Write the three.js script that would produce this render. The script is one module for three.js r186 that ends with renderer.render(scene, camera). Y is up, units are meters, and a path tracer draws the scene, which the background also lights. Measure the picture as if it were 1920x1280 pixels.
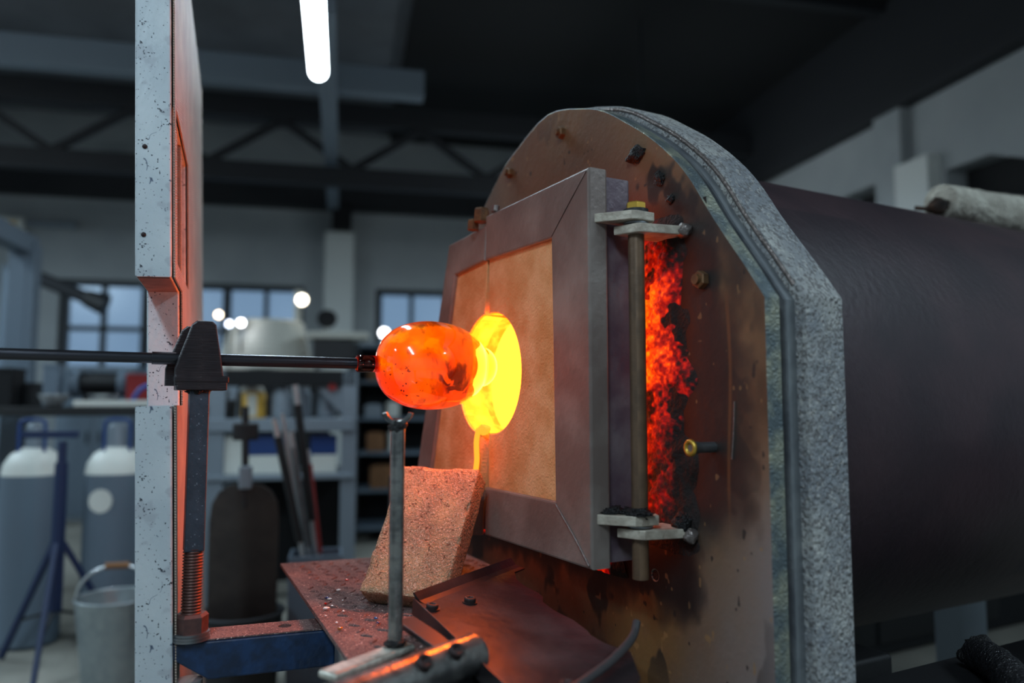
import * as THREE from 'three';
import { RoundedBoxGeometry } from 'three/addons/geometries/RoundedBoxGeometry.js';
import { mergeGeometries, mergeVertices } from 'three/addons/utils/BufferGeometryUtils.js';
import { RectAreaLightUniformsLib } from 'three/addons/lights/RectAreaLightUniformsLib.js';

// ---------------------------------------------------------------- camera, sky, lights, exposure
const scene = new THREE.Scene();
const camera = new THREE.PerspectiveCamera(2 * Math.atan(640 / 1440) * 180 / Math.PI, 1.5, 0.05, 60);
camera.position.set(0, 1.1, 0);
camera.rotation.x = Math.atan(122 / 1440);
camera.focus = 1.38;
camera.userData.fStop = 1.35;
scene.add(camera);
scene.background = new THREE.Color().setRGB(0.20, 0.30, 0.42);   // pale overcast daylight outside the windows
const EXPOSURE = 1.0;
RectAreaLightUniformsLib.init();
const COOL = new THREE.Color().setRGB(0.64, 0.85, 1.0);
const LAMP_POWER = 30;                    // ceiling tubes
const FIRE = new THREE.Color().setRGB(1.0, 0.115, 0.007);
const FIRE_POWER = 70, GATHER_POWER = 0.12;

// ---------------------------------------------------------------- frames of reference
class Frame {                             // a place with its own axes: the furnace, the room, the shield
  constructor(x, y, z, turn) { this.o = new THREE.Vector3(x, y, z); this.turn = turn; this.up = new THREE.Vector3(0, 1, 0); }
  at(x, y, z) { return new THREE.Vector3(x, y, z).applyAxisAngle(this.up, this.turn).add(this.o); }
}
const RAD = Math.PI / 180;
const FUR = new Frame(0.1271, 0, -1.25, -61.7 * RAD);   // x along the door, z out of the door, origin below the door's near edge
const ROOM = new Frame(0, 0, 0, 12.5 * RAD);
const SHIELD = new Frame(-0.5278, 0, -1.2962, 19.6 * RAD);

// ---------------------------------------------------------------- seeded noise and textures
let seed = 12345;
const rnd = () => { seed = (seed * 1664525 + 1013904223) >>> 0; return seed / 4294967296; };
const rr = (a, b) => a + (b - a) * rnd();
const hash = (x, y, s) => { let h = (x * 374761393 + y * 668265263 + s * 974634777) | 0; h = Math.imul(h ^ (h >>> 13), 1274126177); h ^= h >>> 16; return (h >>> 0) / 4294967296; };
const sm = t => t * t * (3 - 2 * t);
function vn(x, y, p, s) {
  const xi = Math.floor(x), yi = Math.floor(y), fx = sm(x - xi), fy = sm(y - yi);
  const m = (a) => ((a % p) + p) % p;
  const a = hash(m(xi), m(yi), s), b = hash(m(xi + 1), m(yi), s), c = hash(m(xi), m(yi + 1), s), d = hash(m(xi + 1), m(yi + 1), s);
  return (a + (b - a) * fx) * (1 - fy) + (c + (d - c) * fx) * fy;
}
function fbm(u, v, f = 4, o = 4, s = 1) { let t = 0, a = 0.5, n = 0; for (let i = 0; i < o; i++) { t += a * vn(u * f, v * f, f, s + i); n += a; a *= 0.5; f *= 2; } return t / n; }
const clamp = (x, a = 0, b = 1) => Math.min(b, Math.max(a, x));
const step = (a, b, x) => sm(clamp((x - a) / (b - a)));
const mix = (a, b, t) => a + (b - a) * t;
const mix3 = (a, b, t) => [mix(a[0], b[0], t), mix(a[1], b[1], t), mix(a[2], b[2], t)];
function tex(w, h, fn, srgb = true, rep = [1, 1], off = [0, 0]) {
  const d = new Uint8Array(w * h * 4);
  for (let j = 0; j < h; j++) for (let i = 0; i < w; i++) {
    const c = fn((i + 0.5) / w, (j + 0.5) / h), k = 4 * (j * w + i);
    if (typeof c === 'number') d[k] = d[k + 1] = d[k + 2] = clamp(c, 0, 255);
    else for (let q = 0; q < 3; q++) d[k + q] = clamp(c[q], 0, 255);
    d[k + 3] = 255;
  }
  const t = new THREE.DataTexture(d, w, h, THREE.RGBAFormat);
  t.wrapS = t.wrapT = THREE.RepeatWrapping; t.magFilter = THREE.LinearFilter; t.minFilter = THREE.LinearMipmapLinearFilter; t.generateMipmaps = true;
  if (srgb) t.colorSpace = THREE.SRGBColorSpace;
  t.repeat.set(...rep); t.offset.set(...off); t.needsUpdate = true;
  return t;
}
const lib = {};
const gray = (key, n, fn) => lib[key] || (lib[key] = tex(n, n, fn, false));
function rep(t, r) { const c = t.clone(); c.repeat.set(r, r); c.needsUpdate = true; return c; }
// shared grain: fine, blotchy, gritty, brushed
const G_FINE = gray('fine', 256, (u, v) => 255 * fbm(u, v, 16, 4, 3));
const G_GRIT = gray('grit', 512, (u, v) => 255 * clamp(0.25 + 1.6 * (fbm(u, v, 64, 3, 7) - 0.42) + 0.3 * (fbm(u, v, 8, 3, 9) - 0.5)));
const G_BRUSH = gray('brush', 256, (u, v) => 255 * (0.6 * vn(u * 8, v * 128, 128, 4) + 0.4 * vn(u * 16, v * 256, 256, 5)));
function two(c1, c2, { n = 256, f = 6, o = 5, s = 11, k = 1.6, speck = null, amount = 0.06 } = {}) {    // a map between two colours
  return tex(n, n, (u, v) => {
    let c = mix3(c1, c2, clamp(0.5 + k * (fbm(u, v, f, o, s) - 0.5)));
    if (speck && fbm(u, v, n / 8, 2, s + 31) < 0.5 - 0.5 * (1 - amount * 6)) c = mix3(c, speck, 0.8);
    return c;
  });
}
function std({ c = [128, 128, 128], c2 = null, r = 0.6, m = 0, reps = 3, f, k, n, s, speck, amount, bump = null, bumpScale = 0.001, bumpReps = 8, rough = null, roughReps = 5, ...more }) {
  const o = { roughness: r, metalness: m, ...more };
  if (c2) o.map = rep(two(c, c2, { f, k, n, s, speck, amount }), reps);
  else o.color = new THREE.Color(`rgb(${c.map(Math.round).join(',')})`);
  if (bump) { o.bumpMap = rep(bump, bumpReps); o.bumpScale = bumpScale; }
  if (rough) o.roughnessMap = rep(rough, roughReps);
  return new (more.clearcoat !== undefined || more.transmission !== undefined ? THREE.MeshPhysicalMaterial : THREE.MeshStandardMaterial)(o);
}

// ---------------------------------------------------------------- geometry helpers
const V = (x, y, z) => new THREE.Vector3(x, y, z);
function bx(w, h, d, x = 0, y = 0, z = 0, r = 0.002, rot = null) {
  r = Math.min(r, w / 2.1, h / 2.1, d / 2.1);
  const g = r > 0 ? new RoundedBoxGeometry(w, h, d, 2, r) : new THREE.BoxGeometry(w, h, d);
  if (rot) g.applyMatrix4(new THREE.Matrix4().makeRotationFromEuler(new THREE.Euler(...rot)));
  return g.translate(x, y, z);
}
const AX = { x: [0, 0, -Math.PI / 2], y: [0, 0, 0], z: [Math.PI / 2, 0, 0] };
function cyl(r1, r2, h, x, y, z, axis = 'y', seg = 32, open = false) {    // r1 at the + end
  const g = new THREE.CylinderGeometry(r1, r2, h, seg, 1, open);
  g.applyMatrix4(new THREE.Matrix4().makeRotationFromEuler(new THREE.Euler(...AX[axis])));
  return g.translate(x, y, z);
}
function bar(a, b, r, seg = 20, r2 = r) {             // a round bar from a to b
  const d = b.clone().sub(a), g = new THREE.CylinderGeometry(r2, r, d.length(), seg);
  g.applyQuaternion(new THREE.Quaternion().setFromUnitVectors(V(0, 1, 0), d.clone().normalize()));
  return g.translate(...a.clone().add(b).multiplyScalar(0.5).toArray());
}
function beam(a, b, w, h, r = 0.002) {                // a rectangular bar from a to b
  const d = b.clone().sub(a), g = new RoundedBoxGeometry(w, h, d.length(), 2, r), m = new THREE.Matrix4().lookAt(b, a, V(0, 1, 0.001));
  return g.applyMatrix4(m).translate(...a.clone().add(b).multiplyScalar(0.5).toArray());
}
const lathe = (pts, seg = 48) => new THREE.LatheGeometry(pts.map(p => new THREE.Vector2(...p)), seg);
const tube = (pts, r, n = 40, closed = false, seg = 12) => new THREE.TubeGeometry(new THREE.CatmullRomCurve3(pts, closed), n, r, seg, closed);
function shape(pts, holes = []) {
  const s = new THREE.Shape(pts.map(p => new THREE.Vector2(...p)));
  for (const h of holes) s.holes.push(new THREE.Path(h.map(p => new THREE.Vector2(...p))));
  return s;
}
function ext(pts, depth, { holes = [], bevel = 0.002, z = 0 } = {}) {     // outline in x, y; from z back to z - depth
  const b = bevel > 0;
  const g = new THREE.ExtrudeGeometry(shape(pts, holes), { depth: depth - 2 * bevel, bevelEnabled: b, bevelThickness: bevel, bevelSize: bevel, bevelOffset: -bevel, bevelSegments: 2, curveSegments: 12 });
  return g.translate(0, 0, z - depth + bevel);
}
const flat = (g) => g.rotateX(-Math.PI / 2);          // outline x, y -> x, -z with its depth along y
const circle = (cx, cy, r, n = 32, a0 = 0, a1 = 2 * Math.PI) => Array.from({ length: n + (a1 - a0 < 6.2 ? 1 : 0) }, (_, i) => [cx + r * Math.cos(a0 + (a1 - a0) * i / n), cy + r * Math.sin(a0 + (a1 - a0) * i / n)]);
function hex(r, h, x, y, z, axis = 'y', hole = 0) {    // a hexagon nut with chamfered corners
  const g = mergeGeometries([new THREE.CylinderGeometry(r * 0.86, r, h * 0.16, 6).translate(0, h * 0.42, 0), new THREE.CylinderGeometry(r, r, h * 0.84, 6).translate(0, -h * 0.08, 0)].map(q => q.toNonIndexed()));
  g.computeVertexNormals();
  g.applyMatrix4(new THREE.Matrix4().makeRotationFromEuler(new THREE.Euler(...AX[axis])));
  return g.translate(x, y, z);
}
function blob(rx, ry, rz, x, y, z, rough = 0.25, f = 3, s = 5) {          // a lump: weld, clot, stone
  const g = new THREE.IcosahedronGeometry(1, 4), p = g.attributes.position;
  for (let i = 0; i < p.count; i++) {
    const a = p.getX(i), b = p.getY(i), c = p.getZ(i);
    const k = 1 + rough * (vn(a * f + 10, b * f + c * 2.3 + 10, 97, s) + vn(b * f + 5, c * f - a * 1.7 + 20, 97, s + 1) - 1);
    p.setXYZ(i, a * k * rx, b * k * ry, c * k * rz);
  }
  const m = mergeVertices(g.deleteAttribute('uv') && g.deleteAttribute('normal') ? g : g, 1e-5); m.computeVertexNormals();
  return m.translate(x, y, z);
}
function uvMetres(g) {                                 // texture coordinates in metres by the main direction of each face
  g = g.index ? g.toNonIndexed() : g.clone();
  if (!g.attributes.normal) g.computeVertexNormals();
  for (const k of Object.keys(g.attributes)) if (!['position', 'normal', 'uv'].includes(k)) g.deleteAttribute(k);
  const p = g.attributes.position, uv = new Float32Array(p.count * 2), a = V(), b = V(), c = V();
  for (let i = 0; i < p.count; i += 3) {
    a.fromBufferAttribute(p, i); b.fromBufferAttribute(p, i + 1); c.fromBufferAttribute(p, i + 2);
    const n = b.clone().sub(a).cross(c.clone().sub(a)), ax = Math.abs(n.x), ay = Math.abs(n.y), az = Math.abs(n.z);
    for (let k = 0; k < 3; k++) {
      const q = [a, b, c][k];
      const [u, v] = ax >= ay && ax >= az ? [q.z, q.y] : ay >= az ? [q.x, q.z] : [q.x, q.y];
      uv[2 * (i + k)] = u; uv[2 * (i + k) + 1] = v;
    }
  }
  g.setAttribute('uv', new THREE.BufferAttribute(uv, 2));
  return g;
}
const keep = (g) => { g.userData.keep = true; return g; };
function ready(geos) {
  const list = (Array.isArray(geos) ? geos : [geos]).map(g => {
    if (!g.userData.keep) return uvMetres(g);
    const q = g.index ? g.toNonIndexed() : g;
    for (const k of Object.keys(q.attributes)) if (!['position', 'normal', 'uv'].includes(k)) q.deleteAttribute(k);
    return q;
  });
  return list.length > 1 ? mergeGeometries(list) : list[0];
}

// ---------------------------------------------------------------- naming
const taken = {};
function numbered(n) { taken[n] = (taken[n] ?? -1) + 1; return taken[n] ? `${n}_${String(taken[n]).padStart(3, '0')}` : n; }
function tag(o, label, category, group) { o.userData.label = label; o.userData.category = category; if (group) o.userData.group = group; return o; }
function thing(name, label, category, frame, [x, y, z], turn = 0, group) {
  const o = new THREE.Group(); o.name = numbered(name); o.position.copy(frame.at(x, y, z)); o.rotation.y = frame.turn + turn;
  scene.add(o); return tag(o, label, category, group);
}
function part(name, geos, mat, parent, label) {
  const m = new THREE.Mesh(ready(geos), mat); m.name = name; m.castShadow = m.receiveShadow = true;
  parent.add(m); if (label) m.userData.label = label; return m;
}
function solo(name, label, category, frame, pos, turn, geos, mat, group) {     // a thing that is one mesh
  const m = new THREE.Mesh(ready(geos), mat); m.name = numbered(name); m.castShadow = m.receiveShadow = true;
  m.position.copy(frame.at(...pos)); m.rotation.y = frame.turn + turn; scene.add(m);
  return tag(m, label, category, group);
}
function struct(name, geos, mat, parent = null) {
  const m = new THREE.Mesh(ready(geos), mat); m.name = parent ? name : name; m.castShadow = m.receiveShadow = true;
  if (!parent) { m.userData.kind = 'structure'; m.rotation.y = ROOM.turn; scene.add(m); } else parent.add(m);
  return m;
}
function again(o, label, frame, pos, turn = 0) {
  const c = o.clone(); c.name = numbered(o.name.replace(/_\d{3}$/, '')); c.userData = { ...o.userData, label };
  c.position.copy(frame.at(...pos)); c.rotation.y = frame.turn + turn; scene.add(c); return c;
}

// ---------------------------------------------------------------- materials
const M = {
  wall: std({ c: [148, 153, 156], c2: [164, 168, 170], r: 0.9, reps: 0.4 }),
  pillar: std({ c: [205, 208, 206], r: 0.85 }),
  ceiling: std({ c: [92, 95, 100], c2: [108, 112, 118], r: 0.95, reps: 0.5 }),
  truss: std({ c: [30, 32, 37], r: 0.7 }),
  beamBlue: std({ c: [112, 124, 136], r: 0.7 }),
  floor: std({ c: [118, 116, 108], c2: [150, 146, 136], r: 0.85, reps: 0.7, bump: G_FINE, bumpScale: 0.002, bumpReps: 2 }),
  windowFrame: std({ c: [36, 40, 46], r: 0.6 }),
  glass: new THREE.MeshPhysicalMaterial({ transmission: 1, thickness: 0, roughness: 0.25, color: new THREE.Color().setRGB(0.9, 0.95, 1) }),
  dark: std({ c: [14, 15, 18], r: 0.85 }),
  black: std({ c: [22, 22, 24], r: 0.55, bump: G_FINE, bumpScale: 0.0006, bumpReps: 6 }),
  steel: std({ c: [120, 124, 128], c2: [150, 152, 154], r: 0.42, m: 0.9, reps: 4 }),
  bright: std({ c: [200, 204, 206], r: 0.28, m: 0.7 }),
  galvanised: std({ c: [146, 156, 160], c2: [164, 172, 174], r: 0.34, m: 0.6, reps: 5, f: 8, k: 1.6 }),
  grayMetal: std({ c: [128, 138, 148], r: 0.5, m: 0.2 }),
  grayPaint: std({ c: [98, 112, 126], r: 0.55 }),
  white: std({ c: [214, 215, 208], r: 0.55 }),
  cream: std({ c: [190, 188, 178], r: 0.7 }),
  yellow: std({ c: [214, 168, 70], r: 0.5 }),
  navy: std({ c: [20, 38, 74], r: 0.5 }),
  blue: std({ c: [24, 58, 116], r: 0.5 }),
  blueBright: std({ c: [40, 92, 170], r: 0.5 }),
  red: std({ c: [150, 36, 34], r: 0.5 }),
  brown: std({ c: [126, 88, 58], c2: [146, 104, 70], r: 0.85 }),
};
// painted shield edge: white with dark chips
M.whiteChipped = std({
  r: 0.5, m: 0.1, bump: G_FINE, bumpScale: 0.0004, bumpReps: 10,
});
M.whiteChipped.color.set(0xffffff);
M.whiteChipped.map = rep(tex(1024, 1024, (u, v) => {
  let c = mix3([176, 184, 190], [206, 210, 212], fbm(u, v, 5, 5, 21));
  const zone = step(0.46, 0.66, fbm(u, v, 7, 3, 23));
  const chip = fbm(u, v, 128, 2, 25) + 0.1 * zone;
  c = mix3(c, [30, 34, 44], step(0.825, 0.88, chip));
  const s = Math.abs(fbm(u, v, 9, 3, 27) - 0.5), t = fbm(u, v, 20, 2, 29);       // hairline scratches
  if (t > 0.66) c = mix3(c, [50, 62, 84], (1 - step(0.0, 0.012, s)) * 0.8);
  return mix3(c, [150, 150, 158], 0.35 * step(0.62, 0.75, fbm(u, v, 12, 4, 33)));
}), 2.6);
M.sheetRib = std({ c: [166, 148, 134], c2: [138, 122, 112], r: 0.55, m: 0.15, reps: 2.5 });
M.sheetRib.bumpMap = rep(gray('rib', 256, (u, v) => 127 + 110 * Math.sin(2 * Math.PI * (v * 24 + u * 6))), 9); M.sheetRib.bumpScale = 0.0014;
M.seam = std({ c: [30, 22, 22], r: 0.8 });
M.shieldUnder = std({ c: [120, 92, 84], c2: [78, 60, 58], r: 0.7, reps: 6 });
// furnace front plate: brown oxide, grey lower right, soot around the hot gap, rust runs
const PLATE_MAP = tex(1024, 1400, (u, v) => {
  const X = u * 1.25 - 1.0, Y = v * 1.75, n = fbm(u, v, 6, 5, 41), n2 = fbm(u, v, 24, 4, 43), n3 = fbm(u, v, 90, 2, 47);
  let c = mix3([116, 84, 56], [84, 60, 44], clamp(0.5 + 2 * (n - 0.5)));
  c = mix3(c, [106, 66, 38], 0.55 * step(0.52, 0.7, fbm(u, v, 5, 4, 51)));                    // orange rust
  c = mix3(c, [136, 128, 130], 0.8 * step(-0.02, 0.2, X + 0.25 * (0.95 - Y) + 0.22 * (n - 0.5) - 0.06) * step(1.2, 0.85, Y + 0.3 * (n2 - 0.5)));   // bare grey steel
  c = mix3(c, [128, 92, 44], 0.6 * step(0.14, 0.04, Math.hypot((X + 0.09 + 0.1 * (n - 0.5)) / 1.5, Y - 0.74 + 0.3 * (n2 - 0.5))));
  const gap = Math.max(Math.max(X + 0.02, -0.78 - X), Math.max(Y - 1.46, 0.86 - Y));          // distance outside the hot frame
  const soot = step(0.25 + 0.2 * (n - 0.5) + 0.16 * (n2 - 0.5), 0.11, Math.abs(gap - 0.03)) * step(-0.1, 0.02, X + 0.15) * step(1.52, 1.36, Y) * step(0.84, 0.95, Y + 0.15 * (n - 0.5));
  const near = step(0.10 + 0.1 * (n - 0.5) + 0.1 * (n2 - 0.5), 0.04, Math.abs(gap - 0.03)) * step(1.5, 1.4, Y);
  c = mix3(c, [20, 15, 15], 0.92 * Math.max(soot, near));
  c = mix3(c, [22, 17, 16], 0.8 * step(0.60, 0.66, fbm(u, v, 14, 4, 57)) * step(0.3, 0.12, Math.abs(gap)));
  c = mix3(c, [150, 112, 70], 0.6 * step(0.82, 0.88, n3));
  c = mix3(c, [28, 24, 22], 0.7 * step(0.16, 0.11, n3));
  const run = Math.abs(X - 0.155 - 0.012 * (vn(v * 9, 3, 97, 61) - 0.5));
  c = mix3(c, [126, 72, 34], 0.6 * step(0.006, 0.001, run) * step(1.3, 1.22, Y) * step(0.9, 1.0, Y));
  return c;
}, true, [1 / 1.25, 1 / 1.75], [0.8, 0]);
M.plateFace = new THREE.MeshStandardMaterial({ map: PLATE_MAP, roughness: 0.6, metalness: 0.05, bumpMap: rep(G_FINE, 5), bumpScale: 0.0006 });
M.plateEdge = std({ c: [92, 102, 106], c2: [150, 150, 132], r: 0.5, m: 0.5, reps: 5, f: 8, k: 2.4, bump: G_GRIT, bumpScale: 0.0015, bumpReps: 5 });
M.spacer = std({ c: [14, 12, 13], r: 0.9 });
M.flangeLip = std({ c: [98, 102, 108], c2: [140, 144, 146], r: 0.5, m: 0.5, reps: 4, bump: G_FINE, bumpScale: 0.001, bumpReps: 6 });
M.roughRim = new THREE.MeshStandardMaterial({
  roughness: 0.85, metalness: 0.1, bumpMap: rep(G_GRIT, 3), bumpScale: 0.003, map: rep(tex(1024, 1024, (u, v) => {
    const g = fbm(u, v, 120, 2, 71), h = fbm(u, v, 40, 3, 73), l = fbm(u, v, 5, 4, 75);
    let c = mix3([176, 174, 168], [128, 130, 134], clamp(0.5 + 2.2 * (l - 0.5)));
    c = mix3(c, [96, 92, 92], 0.7 * step(0.5, 0.66, g * 0.7 + h * 0.3));
    return mix3(c, [196, 192, 184], 0.5 * step(0.66, 0.78, fbm(u, v, 90, 2, 77)));
  }), 2.2),
});
M.drum = std({ c: [62, 45, 50], c2: [46, 35, 41], r: 0.5, m: 0.1, reps: 1.3, f: 5, k: 2.2, bump: G_FINE, bumpScale: 0.0008, bumpReps: 5, n: 512 });
M.doorFrame = std({ c: [112, 98, 92], c2: [142, 132, 125], r: 0.45, m: 0.25, reps: 2.2, f: 5, k: 2.4, n: 512, bump: G_FINE, bumpScale: 0.0006, bumpReps: 8 });
M.doorRear = std({ c: [120, 108, 112], c2: [90, 74, 84], r: 0.5, m: 0.2, reps: 4, f: 6, k: 2.2, bump: G_FINE, bumpScale: 0.0008, bumpReps: 8 });
M.ceramic = std({ c: [216, 172, 122], c2: [194, 140, 84], r: 0.9, reps: 3, f: 8, k: 2, n: 512, bump: G_GRIT, bumpScale: 0.001, bumpReps: 4 });
M.weld = std({ c: [118, 108, 104], r: 0.4, m: 0.6, bump: G_FINE, bumpScale: 0.002, bumpReps: 12 });
M.hinge = std({ c: [196, 186, 170], c2: [150, 138, 124], r: 0.5, m: 0.15, reps: 12, f: 6, k: 2, bump: G_FINE, bumpScale: 0.0008, bumpReps: 16 });
M.pin = std({ c: [118, 92, 70], c2: [88, 70, 56], r: 0.42, m: 0.3, reps: 6, bump: G_FINE, bumpScale: 0.0004, bumpReps: 14 });
M.soot = std({ c: [18, 16, 17], r: 0.6, bump: G_GRIT, bumpScale: 0.004, bumpReps: 7 });
M.brass = std({ c: [206, 166, 72], r: 0.35, m: 0.8 });
M.rustNut = std({ c: [132, 96, 62], c2: [92, 66, 50], r: 0.55, m: 0.5, reps: 18 });
M.yoke = std({ c: [56, 48, 50], c2: [38, 34, 38], r: 0.36, m: 0.4, reps: 9, bump: G_BRUSH, bumpScale: 0.0006, bumpReps: 7 });
M.squareBar = std({ c: [60, 68, 80], c2: [44, 50, 60], r: 0.48, m: 0.2, reps: 10, speck: [130, 140, 150], bump: G_FINE, bumpScale: 0.0006, bumpReps: 10 });
M.thread = std({ c: [92, 64, 58], r: 0.45, m: 0.6 });
M.nut = std({ c: [104, 72, 66], c2: [78, 56, 54], r: 0.55, m: 0.4, reps: 16 });
M.bluePaint = std({ c: [24, 52, 88], c2: [18, 36, 60], r: 0.45, reps: 7, f: 8, k: 2.4, bump: G_FINE, bumpScale: 0.0006, bumpReps: 10 });
M.dusty = new THREE.MeshStandardMaterial({ roughness: 0.9, bumpMap: rep(G_GRIT, 6), bumpScale: 0.0015, map: rep(tex(512, 512, (u, v) => {
  const l = fbm(u, v, 6, 5, 81), g = fbm(u, v, 100, 2, 83);
  let c = mix3([126, 102, 96], [94, 78, 76], clamp(0.5 + 2 * (l - 0.5)));
  c = mix3(c, [66, 48, 50], 0.7 * step(0.58, 0.7, g));
  return mix3(c, [236, 214, 204], step(0.80, 0.84, fbm(u, v, 110, 2, 87)));
}), 4) });
M.forkSteel = std({ c: [150, 148, 144], c2: [92, 92, 92], r: 0.26, m: 0.75, reps: 9, f: 6, k: 3, bump: G_FINE, bumpScale: 0.0005, bumpReps: 12 });
M.flatBar = std({ c: [206, 202, 190], c2: [150, 146, 136], r: 0.4, m: 0.5, reps: 12, k: 2.4 });
M.tray = std({ c: [36, 31, 33], c2: [62, 53, 54], r: 0.4, m: 0, clearcoat: 0, specularIntensity: 0.3, reps: 3.2, f: 5, k: 2.4, n: 512, bump: G_FINE, bumpScale: 0.0007, bumpReps: 5, rough: null });
M.trayDark = std({ c: [52, 48, 50], r: 0.36, m: 0.5 });
M.boltDark = std({ c: [52, 40, 40], r: 0.5, m: 0.5 });
M.brick = new THREE.MeshStandardMaterial({ roughness: 0.92, bumpMap: rep(G_GRIT, 6), bumpScale: 0.0016, map: rep(tex(1024, 1024, (u, v) => {
  const l = fbm(u, v, 8, 4, 91), g = fbm(u, v, 60, 3, 93), g2 = fbm(u, v, 150, 2, 95);
  let c = mix3([188, 154, 116], [158, 126, 100], clamp(0.5 + 2 * (l - 0.5)));
  c = mix3(c, [224, 196, 174], 0.7 * step(0.62, 0.72, g2));
  c = mix3(c, [98, 66, 48], 0.8 * step(0.70, 0.78, g));
  c = mix3(c, [120, 82, 60], 0.6 * step(0.74, 0.82, fbm(u, v, 130, 2, 97)));
  return c;
}), 3.5) });
M.cable = std({ c: [56, 54, 56], r: 0.5 });
M.pipe = std({ c: [74, 74, 80], r: 0.3, m: 0.9, bump: G_BRUSH, bumpScale: 0.0002, bumpReps: 6 });
M.blanket = std({ c: [206, 200, 186], c2: [160, 152, 140], r: 1, reps: 4, f: 6, k: 2, bump: G_GRIT, bumpScale: 0.006, bumpReps: 3 });
M.burnt = std({ c: [70, 48, 34], c2: [30, 24, 22], r: 1, reps: 8, k: 2.4 });
// hot things (these give off light)
const hot = (r, g, b, k, more = {}) => new THREE.MeshStandardMaterial({ color: 0x221410, roughness: 0.9, emissive: new THREE.Color().setRGB(r, g, b), emissiveIntensity: k, ...more });
M.chamber = hot(1.0, 0.23, 0.014, 5.5);
M.bore = hot(1.0, 0.30, 0.012, 3.0, { color: 0x8a5a30, emissiveMap: rep(tex(256, 256, (u, v) => { const n = fbm(u, v, 6, 4, 101); return mix3([255, 255, 255], [214, 190, 160], step(0.4, 0.7, n)); }), 7) });
M.hotFace = hot(1.0, 0.11, 0.005, 4.0);
M.seamGlow = hot(1.0, 0.33, 0.02, 1.6);  // emissive strip for light through the door seam
// glowing refractory on the plate: hottest beside the door, cracked, dark clots
M.refractory = new THREE.MeshStandardMaterial({
  color: 0x1e1614, roughness: 0.9, bumpMap: rep(G_GRIT, 3.5), bumpScale: 0.0015, emissive: 0xffffff, emissiveIntensity: 1.0,
  emissiveMap: tex(1024, 1024, (u, v) => {
    const X = u - 0.86, Y = v * 0.9 + 0.7;
    const n = fbm(u, v, 12, 5, 111), n2 = fbm(u, v, 44, 4, 113), st = fbm(u, v, 128, 2, 117);
    const out = Math.max(X + 0.055, -0.74 - X);
    const mid = Math.exp(-Math.pow((Y - 1.19) / 0.12, 2)) + 0.45 * Math.exp(-Math.pow((Y - 1.31) / 0.045, 2));
    let h = 1.05 - out / (0.085 + 0.05 * mid) + 0.5 * (n - 0.5) + 0.75 * (n2 - 0.5) + 0.6 * (st - 0.5);
    if (Y > 1.36) h -= (Y - 1.36) * 9; if (Y < 0.93) h -= (0.93 - Y) * 12 * step(-0.25, -0.1, X) + (Y < 0.9 ? (0.9 - Y) * 9 : 0);
    h -= 0.6 * step(0.62, 0.7, fbm(u, v, 24, 3, 119));                             // clots
    h = clamp(h) * (0.42 + 0.6 * mid + 0.35 * (st - 0.5));
    return [255 * Math.pow(clamp(h * 1.5), 0.75), 255 * Math.pow(clamp(h * 1.1 - 0.3), 1.2) * 0.62, 255 * clamp(h - 0.8) * 0.1];
  }),
});
M.refractory.emissiveMap.offset.set(0.86, -0.7 / 0.9); M.refractory.emissiveMap.repeat.set(1, 1 / 0.9);
M.refractory.emissiveMap.needsUpdate = true;
// the gather of hot glass
M.gather = new THREE.MeshPhysicalMaterial({
  color: 0x2a0800, roughness: 0.12, clearcoat: 1, clearcoatRoughness: 0.03, emissive: 0xffffff, emissiveIntensity: 1.25,
  emissiveMap: tex(1024, 1024, (u, v) => {
    const w = 0.12 * (fbm(u, v, 4, 4, 131) - 0.5), n = fbm(u + w, v + 2 * w, 6, 4, 133), fine = fbm(u + w * 2, v, 20, 4, 137);
    const up = Math.cos((u - 0.02) * 2 * Math.PI);                                  // the upper side shows the hotter core
    let r = 255, g = mix(50, 108, clamp(0.45 + 0.35 * up + 1.1 * (n - 0.5))), b = 0;
    g = mix(g, 132, step(0.56, 0.74, fbm(u + 2 * w, v + w, 9, 4, 139)) * clamp(0.4 + 0.6 * up));
    const tip = Math.pow(step(0.62, 1.0, v + 0.05 * (n - 0.5)), 1.4);
    g = mix(g, 190, tip); b = 10 * tip;
    const d = Math.hypot((u - 0.315) / 0.075, (v - 0.53) / 0.16) + 1.5 * (fine - 0.5);  // the dark folded trail of colour
    const dk = step(1.0, 0.35, d) * step(0.36, 0.5, fbm(u + 3 * w, v + 2 * w, 18, 3, 143));
    const top = step(0.04, 0.015, Math.abs(((u + 0.5) % 1) - 0.56 + 0.3 * w)) * step(0.28, 0.38, v) * step(0.62, 0.5, v) * step(0.4, 0.6, fine + 0.1);
    const dots = step(0.74, 0.8, fbm(u, v, 70, 2, 147)) * step(0.3, 0.12, Math.hypot((u - 0.36) / 0.5, v - 0.14));
    const dark = clamp(0.8 * dk + 0.4 * top + 0.8 * dots + 0.22 * step(0.6, 0.75, fine));
    return [r * (1 - 0.72 * dark), g * (1 - 0.9 * dark), b * (1 - dark)];
  }),
});
M.neckGlass = new THREE.MeshPhysicalMaterial({ color: 0xf0c0b0, roughness: 0.04, transmission: 1, thickness: 0.02, ior: 1.45, attenuationColor: new THREE.Color(0x9a4a40), attenuationDistance: 0.03 });
M.tubeGlow = new THREE.MeshStandardMaterial({ color: 0xffffff, emissive: new THREE.Color().setRGB(0.82, 0.95, 1), emissiveIntensity: 14 });

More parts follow.
